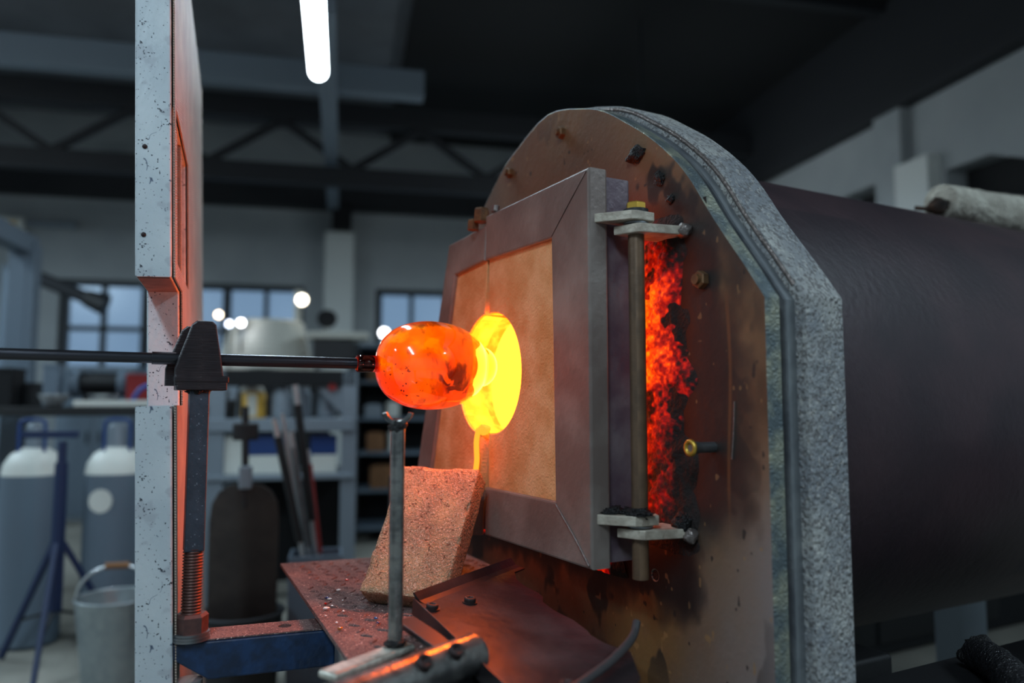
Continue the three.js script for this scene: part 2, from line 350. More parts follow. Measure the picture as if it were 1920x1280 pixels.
// ================================================================ THE ROOM
{
  const D = 9, H = 3.38, XL = -5.2, XR = 4.2, ZF = 4.2, CE = 4.3;
  struct('floor', bx(XR - XL + 1, 0.2, D + ZF + 1, (XL + XR) / 2, -0.1, (ZF - D) / 2, 0), M.floor);
  struct('ceiling', bx(XR - XL + 1, 0.2, D + ZF + 1, (XL + XR) / 2, CE + 0.1, (ZF - D) / 2, 0), M.ceiling);
  // back wall with two window openings
  const wins = [[-2.97, -0.43, 1.40, 2.47], [0.37, 2.9, 1.40, 2.47]];
  const back = ext([[XL - 0.3, 0], [XR + 0.3, 0], [XR + 0.3, CE], [XL - 0.3, CE]], 0.25, { bevel: 0, z: -D, holes: wins.map(([a, b, c, d]) => [[a, c], [a, d], [b, d], [b, c]]) });
  struct('wall_back', back, M.wall);
  wins.forEach(([a, b, c, d], k) => {
    const n = 6, w = (b - a) / n, z = -D - 0.1, rows = [c, 1.945, d];
    const frame = [bx(b - a, 0.06, 0.08, (a + b) / 2, c + 0.03, z, 0), bx(b - a, 0.06, 0.08, (a + b) / 2, d - 0.03, z, 0), bx(b - a, 0.05, 0.06, (a + b) / 2, 1.945, z, 0)];
    for (let i = 0; i <= n; i++) frame.push(bx(i % 2 ? 0.05 : 0.085, d - c, 0.075, clamp(a + i * w, a + 0.035, b - 0.035), (c + d) / 2, z, 0));
    const f = struct(`window_${k + 1}`, frame, M.windowFrame); f.userData.kind = 'structure';
    for (let i = 0; i < n; i++) for (let j = 0; j < 2; j++) struct('pane', bx(w - 0.04, rows[j + 1] - rows[j] - 0.04, 0.006, a + (i + 0.5) * w, (rows[j] + rows[j + 1]) / 2, z, 0), M.glass, f);
  });
  struct('trim_1', bx(XR - XL, 0.3, 0.16, (XL + XR) / 2, H + 0.12, -D + 0.08, 0.01), M.truss);            // dark eaves beam
  // right wall with two dark openings
  const T = (pts) => pts.map(([z, y]) => [-z, y]);
  const right = ext(T([[-D, 0], [ZF, 0], [ZF, CE], [-D, CE]]), 0.25, { bevel: 0, holes: [T([[-5.72, 1.6], [-5.72, 2.9], [-5.23, 2.9], [-5.23, 1.6]]), T([[-4.58, 2.62], [-4.58, 2.79], [-4.2, 2.78], [-3.0, 2.28], [-3.0, 1.9], [-4.1, 2.48]])] });
  right.rotateY(Math.PI / 2).translate(XR + 0.25, 0, 0);
  struct('wall_right', right, M.wall);
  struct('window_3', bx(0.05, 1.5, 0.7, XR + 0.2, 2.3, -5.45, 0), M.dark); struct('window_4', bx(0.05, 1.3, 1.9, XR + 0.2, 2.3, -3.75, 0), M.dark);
  struct('trim_2', bx(0.14, CE - H + 0.02, D + ZF, XR - 0.07, (H + CE) / 2, (ZF - D) / 2, 0.01), M.truss);  // made tall and dark to stand for the unlit roof above the wall
  struct('trim_3', bx(0.1, CE, 0.3, XR - 0.05, CE / 2, -5.05, 0.01), M.wall);
  struct('wall_left', bx(0.25, CE, D + ZF, XL - 0.125, CE / 2, (ZF - D) / 2, 0), M.wall);
  struct('wall_front', bx(XR - XL + 0.5, CE, 0.25, (XL + XR) / 2, CE / 2, ZF + 0.125, 0), M.wall);
  struct('trim_9', bx(0.12, 2.92, 0.34, XR - 0.06, 1.46, -4.79, 0.01), M.pillar);
  struct('shade_trim_10', bx(XR - 0.5, 0.1, D + ZF - 0.2, (XR + 0.5) / 2, CE - 0.04, (ZF - D) / 2, 0.005), M.dark);            // added dark panel; paints the unlit right side of the ceiling
  // wall pillar with its dark bracket
  const pil = struct('trim_4', bx(0.32, 3.08, 0.2, -0.05, 1.54, -D + 0.1, 0.01), M.pillar);
  struct('bracket', bx(0.22, 0.3, 0.24, -0.03, 3.23, -D + 0.2, 0.01), M.dark, pil);
  // lattice trusses across the hall
  for (const z of [-7]) {
    const b = bx(XR - XL, 0.17, 0.12, (XL + XR) / 2, 3.17, z, 0.005), t = bx(XR - XL, 0.2, 0.12, (XL + XR) / 2, 3.76, z, 0.005), g = [b, t];
    for (let x = XL + 0.3, s = 0; x < XR - 0.7; x += 0.62, s++) g.push(beam(V(x, s % 2 ? 3.66 : 3.25, z), V(x + 0.62, s % 2 ? 3.25 : 3.66, z), 0.06, 0.06));
    struct('trim_5', g, M.truss);
  }
  struct('trim_6', bx(0.6 - XL, 0.22, 0.14, (XL + 0.6) / 2, 3.66, -6.0, 0.01), M.beamBlue);  // beam ends early; its length imitates the light falling off
  struct('trim_7', bx(0.12, 0.1, 4.6, -0.13, 3.36, -6.6, 0.01), M.beamBlue);
  struct('trim_8', [-8.2, -5.0, -2.4].map(z => bx(XR - XL, 0.16, 0.1, (XL + XR) / 2, CE - 0.08, z, 0.005)), M.truss);
}
// ceiling tube lamps: the one in view, those out of frame, and two added fills
function tubeLamp(label, x, y, z, len, power, turn = 0) {
  const t = thing('tube_lamp', label, 'lamp', ROOM, [x, y, z], turn);
  part('housing', bx(0.08, 0.04, len, 0, 0.065, 0, 0.01), M.white, t);
  const g = cyl(0.05, 0.05, len - 0.1, 0, 0, 0, 'z', 24);
  part('glowing_tube', [g, new THREE.SphereGeometry(0.05, 20, 12).translate(0, 0, -len / 2 + 0.05), new THREE.SphereGeometry(0.05, 20, 12).translate(0, 0, len / 2 - 0.05)], M.tubeGlow, t);
  for (const k of [-0.35, 0.35]) part('hanger', bx(0.02, 4.3 - y - 0.08, 0.02, 0, (4.3 - y + 0.08) / 2, len * k, 0.002), M.truss, t);
  const l = new THREE.RectAreaLight(COOL, power, 0.1, len - 0.1);
  l.position.copy(t.position).add(V(0, -0.056, 0)); l.rotation.set(-Math.PI / 2, 0, ROOM.turn + turn, 'XYZ');
  scene.add(l);
  return t;
}
tubeLamp('bright white ceiling tube lamp hanging above the glass workshop', -0.155, 2.93, -3.25, 2.0, LAMP_POWER * 1.0);
tubeLamp('ceiling tube lamp behind the viewer', -0.9, 3.3, 1.5, 2.4, LAMP_POWER * 4.0);
tubeLamp('ceiling tube lamp over the left side bench', -3.9, 3.2, -5.0, 2.4, LAMP_POWER * 4.5);
tubeLamp('added fill tube lamp out of view over the left aisle', -3.1, 3.25, -1.6, 2.4, LAMP_POWER * 2.2);  // added off frame to brighten the left floor and vessels
tubeLamp('ceiling tube lamp near the right wall', 2.7, 3.25, 0.6, 2.4, LAMP_POWER * 2.2);
tubeLamp('added fill tube lamp unseen behind the furnace', 2.3, 2.85, -6.3, 2.0, LAMP_POWER * 2.5);  // added out of sight to brighten the back and right walls

// ================================================================ THE FURNACE
const CX = -0.38;
const HALF = [[0, 1.746], [0.14, 1.711], [0.212, 1.681], [0.292, 1.629], [0.353, 1.585], [0.425, 1.52], [0.465, 1.472], [0.5, 1.42], [0.53, 1.378], [0.573, 1.321], [0.616, 1.261]];
function arch(grow = 0, foot = 0.02) {                    // the outline of the furnace front, wider by grow all round
  const curve = new THREE.CatmullRomCurve3([...HALF.slice(1).map(p => V(-p[0], p[1], 0)).reverse(), ...HALF.map(p => V(p[0], p[1], 0))]);
  const pts = curve.getPoints(70), out = [];
  for (let i = 0; i < pts.length; i++) {
    const a = pts[Math.max(0, i - 1)], b = pts[Math.min(pts.length - 1, i + 1)];
    let nx = -(b.y - a.y), ny = b.x - a.x; const l = Math.hypot(nx, ny); nx /= l; ny /= l;
    out.push([CX + pts[i].x + nx * grow, pts[i].y + ny * grow]);
  }
  out[0] = [CX - 0.616 - grow, out[0][1] - grow * 0.3]; out[out.length - 1] = [CX + 0.616 + grow, out[out.length - 1][1] - grow * 0.3];
  return [[out[0][0], foot], ...out, [out[out.length - 1][0], foot]].reverse();
}
const furnace = thing('furnace', 'large glass reheating furnace with brown steel front, round drum body and glowing port', 'furnace', FUR, [0, 0, 0]);
{
  const opening = [[-0.75, 0.9], [-0.75, 1.43], [-0.105, 1.43], [-0.105, 0.9]];
  // front plate
  const faceG = keep(ext(arch(0), 0.029, { z: -0.15, bevel: 0.0025, holes: [opening, circle(-0.029, 0.812, 0.0085, 20)] }));
  const plate = new THREE.Mesh(faceG, [M.plateFace, M.plateEdge]); plate.name = 'front_plate'; plate.castShadow = plate.receiveShadow = true; furnace.add(plate);
  part('spacer', ext(arch(-0.06), 0.021, { z: -0.179, bevel: 0, holes: [opening] }), M.spacer, furnace);
  const hole = circle(CX, 1.15, 0.37, 40);
  part('flange_lip', ext(arch(-0.004), 0.021, { z: -0.1965, bevel: 0.004, holes: [hole] }), M.flangeLip, furnace);
  part('outer_flange', ext(arch(0.016), 0.084, { z: -0.2145, bevel: 0.006, holes: [hole] }), M.roughRim, furnace, 'rough grey pitted cast flange');
  // weld bead along the arch of the flange
  const ribbon = arch(0.008).filter((p, i, a) => i > 1 && i < a.length - 2 && p[1] > 1.28 && p[0] > CX + 0.1).map(p => V(p[0], p[1], -0.217));
  part('weld_bead', tube(ribbon, 0.0045, 120), M.weld, furnace);
  // drum body
  part('drum', [cyl(0.5415, 0.5415, 1.72, CX, 1.1, -1.15, 'z', 96, true), cyl(0.5415, 0.5415, 0.01, CX, 1.1, -2.01, 'z', 96)], M.drum, furnace, 'dark purple brown steel drum');
  // hot chamber
  part('fire_chamber', [cyl(0.36, 0.36, 0.645, CX, 1.15, -0.4755, 'z', 48, true), cyl(0.36, 0.36, 0.01, CX, 1.15, -0.80, 'z', 48)], M.chamber, furnace, 'glowing yellow inside of the furnace');
  // refractory packing around the opening, bulging from the plate
  const ref = [];
  const grid = (x0, x1, y0, y1, nx, ny, edge) => {
    const g = new THREE.PlaneGeometry(x1 - x0, y1 - y0, nx, ny).translate((x0 + x1) / 2, (y0 + y1) / 2, 0), p = g.attributes.position;
    for (let i = 0; i < p.count; i++) {
      const x = p.getX(i), y = p.getY(i), e = edge(x, y);
      p.setZ(i, -0.1515 + e * (0.004 + 0.009 * fbm(x + 2, y, 30, 4, 201) + 0.006 * fbm(x + 2, y, 90, 2, 203)));
    }
    g.computeVertexNormals(); return keep(g);
  };
  const soft = (x, y) => step(0.09, 0.02, x + 0.09 * (fbm(x + 2, y, 14, 3, 205) - 0.5)) * step(1.44, 1.39, y) * step(0.84, 0.92, y);
  const gr = grid(-0.105, 0.115, 0.8, 1.44, 90, 240, soft), gt = grid(-0.76, -0.105, 1.43, 1.52, 160, 24, (x, y) => step(1.52, 1.48, y)), gb = grid(-0.76, -0.105, 0.78, 0.9, 160, 30, (x, y) => step(0.78, 0.82, y));
  for (const g of [gr, gt, gb]) { const p = g.attributes.position, uv = g.attributes.uv; for (let i = 0; i < p.count; i++) uv.setXY(i, p.getX(i), p.getY(i)); }
  part('refractory', [gr, gt, gb], M.refractory, furnace, 'red hot cracked refractory around the opening');
  // ---- right door leaf
  const HC = [-0.372, 1.169], HR = 0.124, SEAM = -0.386;
  const frameR = ext([[SEAM, 1.5], [SEAM, 1.406], [-0.121, 1.4], [-0.111, 0.936], [SEAM, 0.936], [SEAM, 0.84], [0, 0.84], [0, 1.498]], 0.038, { bevel: 0.004 });
  const doorR = part('door', frameR, M.doorFrame, furnace, 'right door leaf of brown steel frame');
  part('rear_frame', [ext([[SEAM, 1.49], [SEAM, 1.4], [-0.12, 1.396], [-0.11, 0.94], [SEAM, 0.94], [SEAM, 0.846], [-0.012, 0.846], [-0.012, 1.49]], 0.056, { z: -0.0375, bevel: 0.004 })], M.doorRear, doorR);
  const half = (cx, cy, r, a0, a1) => circle(cx, cy, r, 36, a0, a1);
  const aT = Math.acos((SEAM - HC[0]) / HR);
  part('ceramic_panel', ext([[SEAM, 1.412], [SEAM, HC[1] + HR * Math.sin(aT)], ...half(HC[0], HC[1], HR, -aT, aT).reverse(), [SEAM, 0.93], [-0.106, 0.93], [-0.116, 1.405]], 0.078, { z: -0.009, bevel: 0.002 }), M.ceramic, doorR, 'orange lit ceramic fibre panel with half of the round port');
  const boreG = (cx, cy, r, a0, a1, z0, z1) => { const g = new THREE.CylinderGeometry(r, r, z0 - z1, 40, 1, true, 0, 1); const p = g.attributes.position; const n = 41; for (let i = 0; i < p.count; i++) { const k = i % n, a = a0 + (a1 - a0) * k / 40; p.setXYZ(i, cx + r * Math.cos(a), cy + r * Math.sin(a), i < n ? z0 : z1); } g.computeVertexNormals(); return g; };
  part('port_bore', boreG(HC[0], HC[1], HR - 0.001, aT, -aT, -0.013, -0.086), M.bore, doorR, 'yellow hot inside of the round port');
  part('weld_seam', [tube([V(-0.108, 0.932, 0.0005), V(-0.05, 0.886, 0.001), V(-0.006, 0.845, 0.0005)], 0.0022, 20), tube([V(-0.118, 1.404, 0.0005), V(-0.06, 1.45, 0.001), V(-0.006, 1.492, 0.0005)], 0.0012, 20)], M.weld, doorR);
  part('hot_face', bx(0.33, 0.56, 0.006, -0.205, 1.165, -0.0925, 0.001), M.hotFace, doorR, 'glowing inner face of the door');
  part('door_stub', [cyl(0.009, 0.009, 0.012, -0.352, 1.508, -0.006, 'y', 16)], M.weld, doorR);
  // ---- left door leaf, narrower, its foot swung outwards
  const doorL = part('door', ext([[-0.392, 0.002], [-0.586, -0.004], [-0.713, -0.64], [-0.392, -0.64], [-0.392, -0.545], [-0.612, -0.545], [-0.541, -0.082], [-0.392, -0.074]], 0.038, { bevel: 0.004 }), M.doorFrame, furnace, 'left door leaf of brown steel frame');
  doorL.position.set(0, 1.48, -0.004); doorL.rotation.x = -3.6 * RAD;
  const ly = HC[1] - 1.48, aL = Math.acos((-0.392 - HC[0]) / HR);
  part('ceramic_panel', ext([[-0.392, -0.07], [-0.545, -0.078], [-0.616, -0.55], [-0.392, -0.55], [-0.392, ly - HR * Math.sin(aL)], ...half(HC[0], ly, HR, aL, 2 * Math.PI - aL).reverse(), [-0.392, ly + HR * Math.sin(aL)]], 0.078, { z: -0.009, bevel: 0.002 }), M.ceramic, doorL, 'narrow orange ceramic fibre panel');
  part('port_bore', boreG(HC[0], ly, HR - 0.001, 2 * Math.PI - aL, aL, -0.013, -0.086), M.bore, doorL);
  part('rear_frame', ext([[-0.4, -0.01], [-0.575, -0.014], [-0.7, -0.63], [-0.4, -0.63], [-0.4, -0.56], [-0.615, -0.56], [-0.544, -0.09], [-0.4, -0.086]], 0.04, { z: -0.0375, bevel: 0.003 }), M.doorRear, doorL);
  part('nut', hex(0.017, 0.03, -0.408, 0.026, 0.004, 'y'), M.rustNut, doorL); part('nut', hex(0.013, 0.022, -0.43, 0.008, 0.012, 'y'), M.rustNut, doorL);
  part('hinge_barrel', [cyl(0.014, 0.014, 0.024, -0.607, -0.085, -0.02, 'y', 20), cyl(0.012, 0.012, 0.02, -0.612, -0.112, -0.02, 'y', 20)], M.boltDark, doorL);
  // glowing strip that stands for light showing through the door seam
  part('seam_glow', [tube([V(-0.3895, 1.055, 0.012), V(-0.392, 1.03, 0.016), V(-0.386, 0.99, 0.018), V(-0.3905, 0.96, 0.02)], 0.0055, 40), blob(0.02, 0.012, 0.012, -0.392, 1.052, 0.0, 0.4)], M.seamGlow, furnace, 'yellow glow strip for light through the seam below the port');
  // ---- hinge on the near side
  const dTab = [[-0.002, -0.01], [0.05, -0.05], [0.054, -0.06], [0.052, -0.095], [0.03, -0.105], [-0.002, -0.08]], pTab = [[0.012, -0.042], [0.05, -0.058], [0.056, -0.064], [0.073, -0.151], [0.0, -0.151]];
  const slab = (poly, y0, y1) => { const g = new THREE.ExtrudeGeometry(shape(poly.map(([x, z]) => [x, -z])), { depth: y1 - y0 - 0.003, bevelEnabled: true, bevelThickness: 0.0015, bevelSize: 0.0015, bevelOffset: -0.0015, bevelSegments: 2 }); return g.rotateX(-Math.PI / 2).translate(0, y0 + 0.0015, 0); };
  part('hinge_tab', slab(dTab, 1.405, 1.42), M.hinge, doorR, 'pale upper hinge tab of the door'); part('hinge_tab', slab(dTab, 0.911, 0.927), M.hinge, doorR, 'pale lower hinge tab of the door');
  const hb1 = part('hinge_bracket', slab(pTab, 1.384, 1.399), M.hinge, furnace), hb2 = part('hinge_bracket', slab(pTab, 0.89, 0.905), M.hinge, furnace);
  part('weld', blob(0.018, 0.013, 0.014, 0.066, 1.392, -0.145, 0.3), M.weld, hb1); part('weld', blob(0.012, 0.013, 0.013, 0.073, 0.893, -0.143, 0.35), M.weld, hb2);
  part('sooty_clot', [blob(0.017, 0.016, 0.016, 0.058, 0.915, -0.138, 0.5), blob(0.03, 0.008, 0.022, 0.028, 0.93, -0.066, 0.6, 6), blob(0.012, 0.008, 0.02, 0.004, 0.93, -0.04, 0.6, 6)], M.soot, hb2);
  part('washer', cyl(0.021, 0.021, 0.003, 0.03, 1.4025, -0.074, 'y', 28), M.steel, hb1); part('washer', cyl(0.021, 0.021, 0.003, 0.03, 0.9085, -0.074, 'y', 28), M.steel, hb2);
  const pin = part('hinge_pin', [cyl(0.0135, 0.0135, 0.585, 0.03, 1.1175, -0.074, 'y', 32)], M.pin, furnace, 'long dull steel hinge pin');
  part('rubber_ring', cyl(0.021, 0.021, 0.006, 0.03, 1.4235, -0.074, 'y', 24), M.black, pin);
  part('brass_nut', hex(0.017, 0.012, 0.03, 1.433, -0.074, 'y'), M.brass, pin, 'yellow brass nut');
  // ---- bolts and stubs on the plate
  const boltAt = (x, y, r, h, mat) => part('nut', [hex(r, h, x, y, -0.15 + h / 2, 'z'), cyl(r * 0.55, r * 0.55, h + 0.006, x, y, -0.147 + h / 2, 'z', 20)], mat, plate);
  boltAt(-0.318, 1.683, 0.013, 0.012, M.rustNut); boltAt(-0.552, 1.659, 0.013, 0.012, M.rustNut); boltAt(0.1045, 1.304, 0.015, 0.012, M.rustNut);
  const sootHole = part('soot_lump', [blob(0.022, 0.016, 0.012, -0.062, 1.56, -0.149, 0.5, 4), blob(0.012, 0.014, 0.007, 0.0, 1.50, -0.149, 0.5, 4, 9), blob(0.009, 0.008, 0.006, 0.03, 1.455, -0.149, 0.5, 4, 12)], M.soot, plate);
  const stub = part('gas_tap', [cyl(0.0085, 0.0085, 0.05, 0.1206, 1.0366, -0.128, 'z', 24), cyl(0.011, 0.009, 0.014, 0.1206, 1.0366, -0.112, 'z', 24)], M.steel, plate);
  part('ring', new THREE.TorusGeometry(0.0098, 0.0038, 12, 28).translate(0.1206, 1.0366, -0.103), M.brass, stub, 'yellow ring');
  part('scratch', [tube([V(0.168, 1.108, -0.1498), V(0.165, 1.06, -0.1496), V(0.16, 1.02, -0.1498)], 0.0012, 12)], M.weld, plate);
  // ---- frame under the drum
  part('stand', [bx(0.06, 0.5, 0.06, CX - 0.4, 0.25, -0.4, 0.004), bx(0.06, 0.5, 0.06, CX + 0.4, 0.25, -0.4, 0.004), bx(0.06, 0.7, 0.06, CX - 0.4, 0.35, -1.5, 0.004), bx(0.06, 0.7, 0.06, CX + 0.4, 0.35, -1.5, 0.004), bx(0.06, 0.06, 1.4, CX + 0.4, 0.5, -1.0, 0.004), bx(0.06, 0.06, 1.4, CX - 0.4, 0.5, -1.0, 0.004), bx(0.7, 0.24, 0.3, CX, 0.47, -0.62, 0.01)], M.black, furnace);
  // light that leaves the port and the gap
  const port = new THREE.RectAreaLight(FIRE, FIRE_POWER, 0.2, 0.2);
  port.position.copy(FUR.at(HC[0], HC[1], -0.05));
  port.lookAt(FUR.at(HC[0], HC[1], 2)); scene.add(port);
}
// ceramic blanket on the drum
{
  const t = thing('insulation_blanket', 'rolled white ceramic fibre blanket with a burnt end on top of the drum', 'blanket', FUR, [CX + 0.1, 1.6, -1.4]);
  const roll = (z0, z1, r0, r1, n = 60) => { const g = new THREE.CylinderGeometry(1, 1, 1, 48, n); g.rotateX(Math.PI / 2); const p = g.attributes.position;
    for (let i = 0; i < p.count; i++) { const x = p.getX(i), y = p.getY(i), z = p.getZ(i) + 0.5, a = Math.atan2(y, x), R = Math.hypot(x, y); const r = mix(r1, r0, z) * (1 + 0.16 * (fbm(z, a / 6.2832 + 0.5, 8, 4, 301) - 0.5)); p.setXYZ(i, Math.cos(a) * r * R, Math.sin(a) * r * R, mix(z1, z0, z)); }
    g.computeVertexNormals(); return g; };
  part('roll', roll(-0.0, -0.5, 0.05, 0.07), M.blanket, t).position.set(0.0, 0.085, 0);
  part('burnt_end', [blob(0.03, 0.026, 0.03, 0.0, 0.07, 0.01, 0.4), bar(V(-0.005, 0.06, 0.03), V(-0.03, 0.065, 0.07), 0.006)], M.burnt, t, 'charred dark end');
}

// ================================================================ PIPE, HOT GLASS
{
  const PX = -0.372, PY = 1.181;
  const t = thing('blowpipe', 'long dark steel blowpipe holding the glowing glass at the port', 'blowpipe', FUR, [PX, PY, 0.277]);
  part('tube', [cyl(0.0108, 0.0104, 0.35, 0, 0, 0.175, 'z', 32), cyl(0.0104, 0.0088, 0.75, 0, 0, 0.725, 'z', 32)].map(g => g), M.pipe, t);
  const tubeMesh = t.children[0];
  const q = thing('hot_glass', 'glowing orange bubble of molten glass on the end of the blowpipe', 'glass', FUR, [PX, PY, 0.262]);
  const body = [[0.001, 0.026], [0.012, 0.0265], [0.026, 0.029], [0.044, 0.036], [0.06, 0.048], [0.073, 0.067], [0.082, 0.091], [0.0868, 0.118], [0.0872, 0.142], [0.084, 0.17], [0.076, 0.198], [0.063, 0.222], [0.052, 0.234], [0.046, 0.238], [0.0415, 0.243], [0.04, 0.25], [0.034, 0.262], [0.02, 0.273], [0.0005, 0.277]];
  const curve = new THREE.SplineCurve(body.map(p => new THREE.Vector2(...p)));
  const bubble = keep(new THREE.LatheGeometry(curve.getSpacedPoints(100), 96)); bubble.rotateX(-Math.PI / 2);
  part('bubble', bubble, M.gather, q);
  const neck = lathe([[0.0112, -0.016], [0.0155, -0.014], [0.0168, -0.006], [0.0162, 0.004], [0.0156, 0.018], [0.0166, 0.027], [0.018, 0.03], [0.001, 0.033]], 40).rotateX(-Math.PI / 2).translate(0, 0, 0);
  part('neck', neck, M.neckGlass, q, 'dark clear glass neck');
  const l = new THREE.PointLight(new THREE.Color().setRGB(1, 0.14, 0.01), GATHER_POWER, 0, 2); l.position.copy(FUR.at(PX, PY, 0.13)); l.shadow.radius = 3; l.castShadow = true; scene.add(l);
}

// ================================================================ HEAT SHIELD
{
  const t = thing('heat_shield', 'tall white painted heat shield with a notch where the blowpipe passes', 'shield', SHIELD, [0, 0, 0]);
  t.rotation.set(0, SHIELD.turn, 2.1 * RAD, 'YXZ');
  const TOP = 2.08, W = 0.056, L = 1.12, N0 = 1.103, N1 = 1.3185, ND = 0.176;
  const S = (pts) => pts;                               // x = distance back from the near edge, y = height
  const outline = [[0, 0.05], [L, 0.05], [L, TOP], [0, TOP], [0, N1], [ND, N1], [ND, N0], [0, N0]];
  const win = [[0.037, 1.351], [0.384, 1.351], [0.384, 1.625], [0.037, 1.625]];
  const side = (g, x) => g.rotateY(Math.PI / 2).translate(x, 0, 0);    // outline x -> -z, depth -> x
  part('panel', side(ext(outline, W, { bevel: 0.003, holes: [win] }), 0), M.whiteChipped, t);
  part('window_backing', side(ext([[0.032, 1.346], [0.39, 1.346], [0.39, 1.63], [0.032, 1.63]], 0.02, { bevel: 0 }), -0.022), M.sheetRib, t);
  part('window_bar', [bx(0.012, 0.274, 0.02, -0.006, 1.488, -0.13, 0.003), bx(0.008, 0.274, 0.012, -0.004, 1.488, -0.25, 0.002)], M.sheetRib, t);
  const inner = outline.map(([a, b]) => [a + (a < 0.01 ? 0.006 : a > 1 ? -0.004 : 0.004), b]);
  part('side_sheet', side(ext(inner, 0.003, { bevel: 0.0006, holes: [win] }), 0.0055), M.sheetRib, t, 'ribbed sheet facing the furnace');
  part('notch_lining', bx(W - 0.006, 0.003, ND - 0.01, -W / 2, N1 - 0.0005, -ND / 2, 0.001), M.shieldUnder, t);
  part('rivet', new THREE.SphereGeometry(0.0042, 16, 10).translate(-0.041, 1.5396, 0), M.boltDark, t); part('rivet', new THREE.SphereGeometry(0.0042, 16, 10).translate(-0.043, 1.389, 0), M.boltDark, t);
  for (const z of [-0.1, -0.95]) part('foot', bx(0.2, 0.06, 0.08, -0.03, 0.03, z, 0.004), M.black, t);
}

// ================================================================ PIPE STAND (yoke on a threaded post on a blue arm)
{
  const t = thing('pipe_stand', 'pipe stand with dark V yoke on a threaded post and blue square arm', 'stand', FUR, [-0.372, 0, 0.552]);
  // two jaws with the pipe between them; outline along the pipe (local z) and height
  const jaw = (x0, top, lo) => { const g = ext([[-0.041, 1.135], [0.036, 1.135], [0.036, 1.152], [0.022, top - 0.006], [0.016, top], [-0.009, top], [-0.0165, top - 0.006], [-0.041, 1.165]].map(([a, b]) => [a, b]).reverse(), 0.013, { bevel: 0.0025 }); return g.rotateY(Math.PI / 2).translate(x0, 0, 0); };
  const y = part('yoke', [bx(0.05, 0.018, 0.08, 0, 1.1365, -0.002, 0.002), bx(0.046, 0.012, 0.086, 0.003, 1.146, -0.002, 0.003)], M.yoke, t, 'blackened yoke that carries the pipe');
  part('jaw', jaw(0.0245, 1.245, 1), M.yoke, y); part('jaw', jaw(-0.0115, 1.238, 1).translate(0, 0, 0.012), M.yoke, y);
  part('weld', blob(0.02, 0.008, 0.02, 0, 1.126, 0, 0.4), M.soot, y);
  part('square_bar', bx(0.031, 0.268, 0.031, 0, 0.993, 0, 0.002), M.squareBar, t, 'blue grey square bar');
  const prof = []; for (let i = 0; i <= 24; i++) { const h = 0.74 + i * 0.005; prof.push([0.0136, h], [0.0168, h + 0.0022], [0.0168, h + 0.0028]); }
  part('threaded_rod', lathe([[0.001, 0.74], ...prof, [0.001, 0.866]], 32), M.thread, t);
  part('hex_nut', [hex(0.0275, 0.03, 0, 0.7425, 0, 'y')], M.nut, t);
  [[0.0295, 0, 0.7255], [0.03, 0.001, 0.721], [0.031, -0.0005, 0.7165]].forEach(([r, x, y]) => part('washer', cyl(r, r, 0.004, x, y, 0, 'y', 36), M.steel, t));
  // arm: local z runs from beyond the post to the shelf
  const arm = ext([[-0.035, 0.712], [0.235, 0.712], [0.235, 0.65], [0.03, 0.65], [-0.033, 0.692]].map(([a, b]) => [a, b]).reverse(), 0.074, { bevel: 0.003 }).rotateY(Math.PI / 2).translate(0.015, 0, 0);
  const a = part('arm', arm, M.bluePaint, t, 'blue painted square tube arm'); a.rotation.y = -8.7 * RAD;
  const topHole = circle(-0.152, -0.026, 0.0115, 28);
  const cap = ext([[-0.232, -0.057], [0.033, -0.057], [0.033, 0.013], [-0.232, 0.013]], 0.003, { bevel: 0.0008, holes: [topHole] });
  cap.rotateX(-Math.PI / 2).rotateY(-Math.PI / 2).translate(0, 0.7155, 0);
  part('top_strip', cap, M.dusty, a, 'gritty pink top face with a round hole');
  part('hole_lining', cyl(0.0115, 0.0115, 0.001, -0.026, 0.7131, -0.152, 'y', 28), M.dark, a);
  part('support_tube', cyl(0.0215, 0.0215, 0.65, 0, 0.325, 0.0, 'y', 32), M.bright, t, 'chromed tube leg');
  part('foot_plate', bx(0.16, 0.012, 0.16, 0, 0.006, 0, 0.003), M.black, t);
}

// ================================================================ SHELF, FORK, BRICK, TRAY
{
  const Y = 0.74;
  const t = thing('tread_plate_shelf', 'rusty brown tread plate shelf sprinkled with glass crumbs below the port', 'shelf', FUR, [0, 0, 0]);
  const out = [[-0.805, -0.318], [0.03, -0.382], [0.03, -0.12], [-0.2, -0.1], [-0.4, -0.02], [-0.5, 0.1], [-0.74, 0.11]];
  part('plate', flat(ext(out, 0.008, { bevel: 0.001 })).translate(0, Y, 0), M.dusty, t);
  const bars = [];
  for (let i = 0; i < 30; i++) for (let j = 0; j < 15; j++) {
    const x = -0.79 + i * 0.033 + (j % 2) * 0.016, z = -0.08 + j * 0.033; if (z > 0.30 + 0.06 * (x + 0.8) || x > 0.015 || (x > -0.5 && z < 0.13 * (x + 0.5) / 0.3 - 0.08) || (x > -0.2 && z < 0.125) || x < -0.77 + 0.12 * (0.3 - z)) continue;
    const g = new THREE.SphereGeometry(1, 10, 6).scale(0.0125, 0.0036, 0.0034); g.rotateY((i + j) % 2 ? 0.75 : -0.75).translate(x, Y + 0.0002, z); bars.push(g);
  }
  part('tread_relief', bars, M.dusty, t);
  part('support', [bx(0.04, 0.69, 0.04, -0.62, 0.345, 0.05, 0.003), bx(0.7, 0.045, 0.04, -0.3, 0.705, 0.25, 0.003), bx(0.7, 0.045, 0.04, -0.3, 0.705, 0.05, 0.003), bx(0.5, 0.12, 0.22, -0.1, 0.665, 0.18, 0.006), bx(0.34, 0.66, 0.46, 0.2, 0.34, 0.16, 0.01)], M.black, t);
}
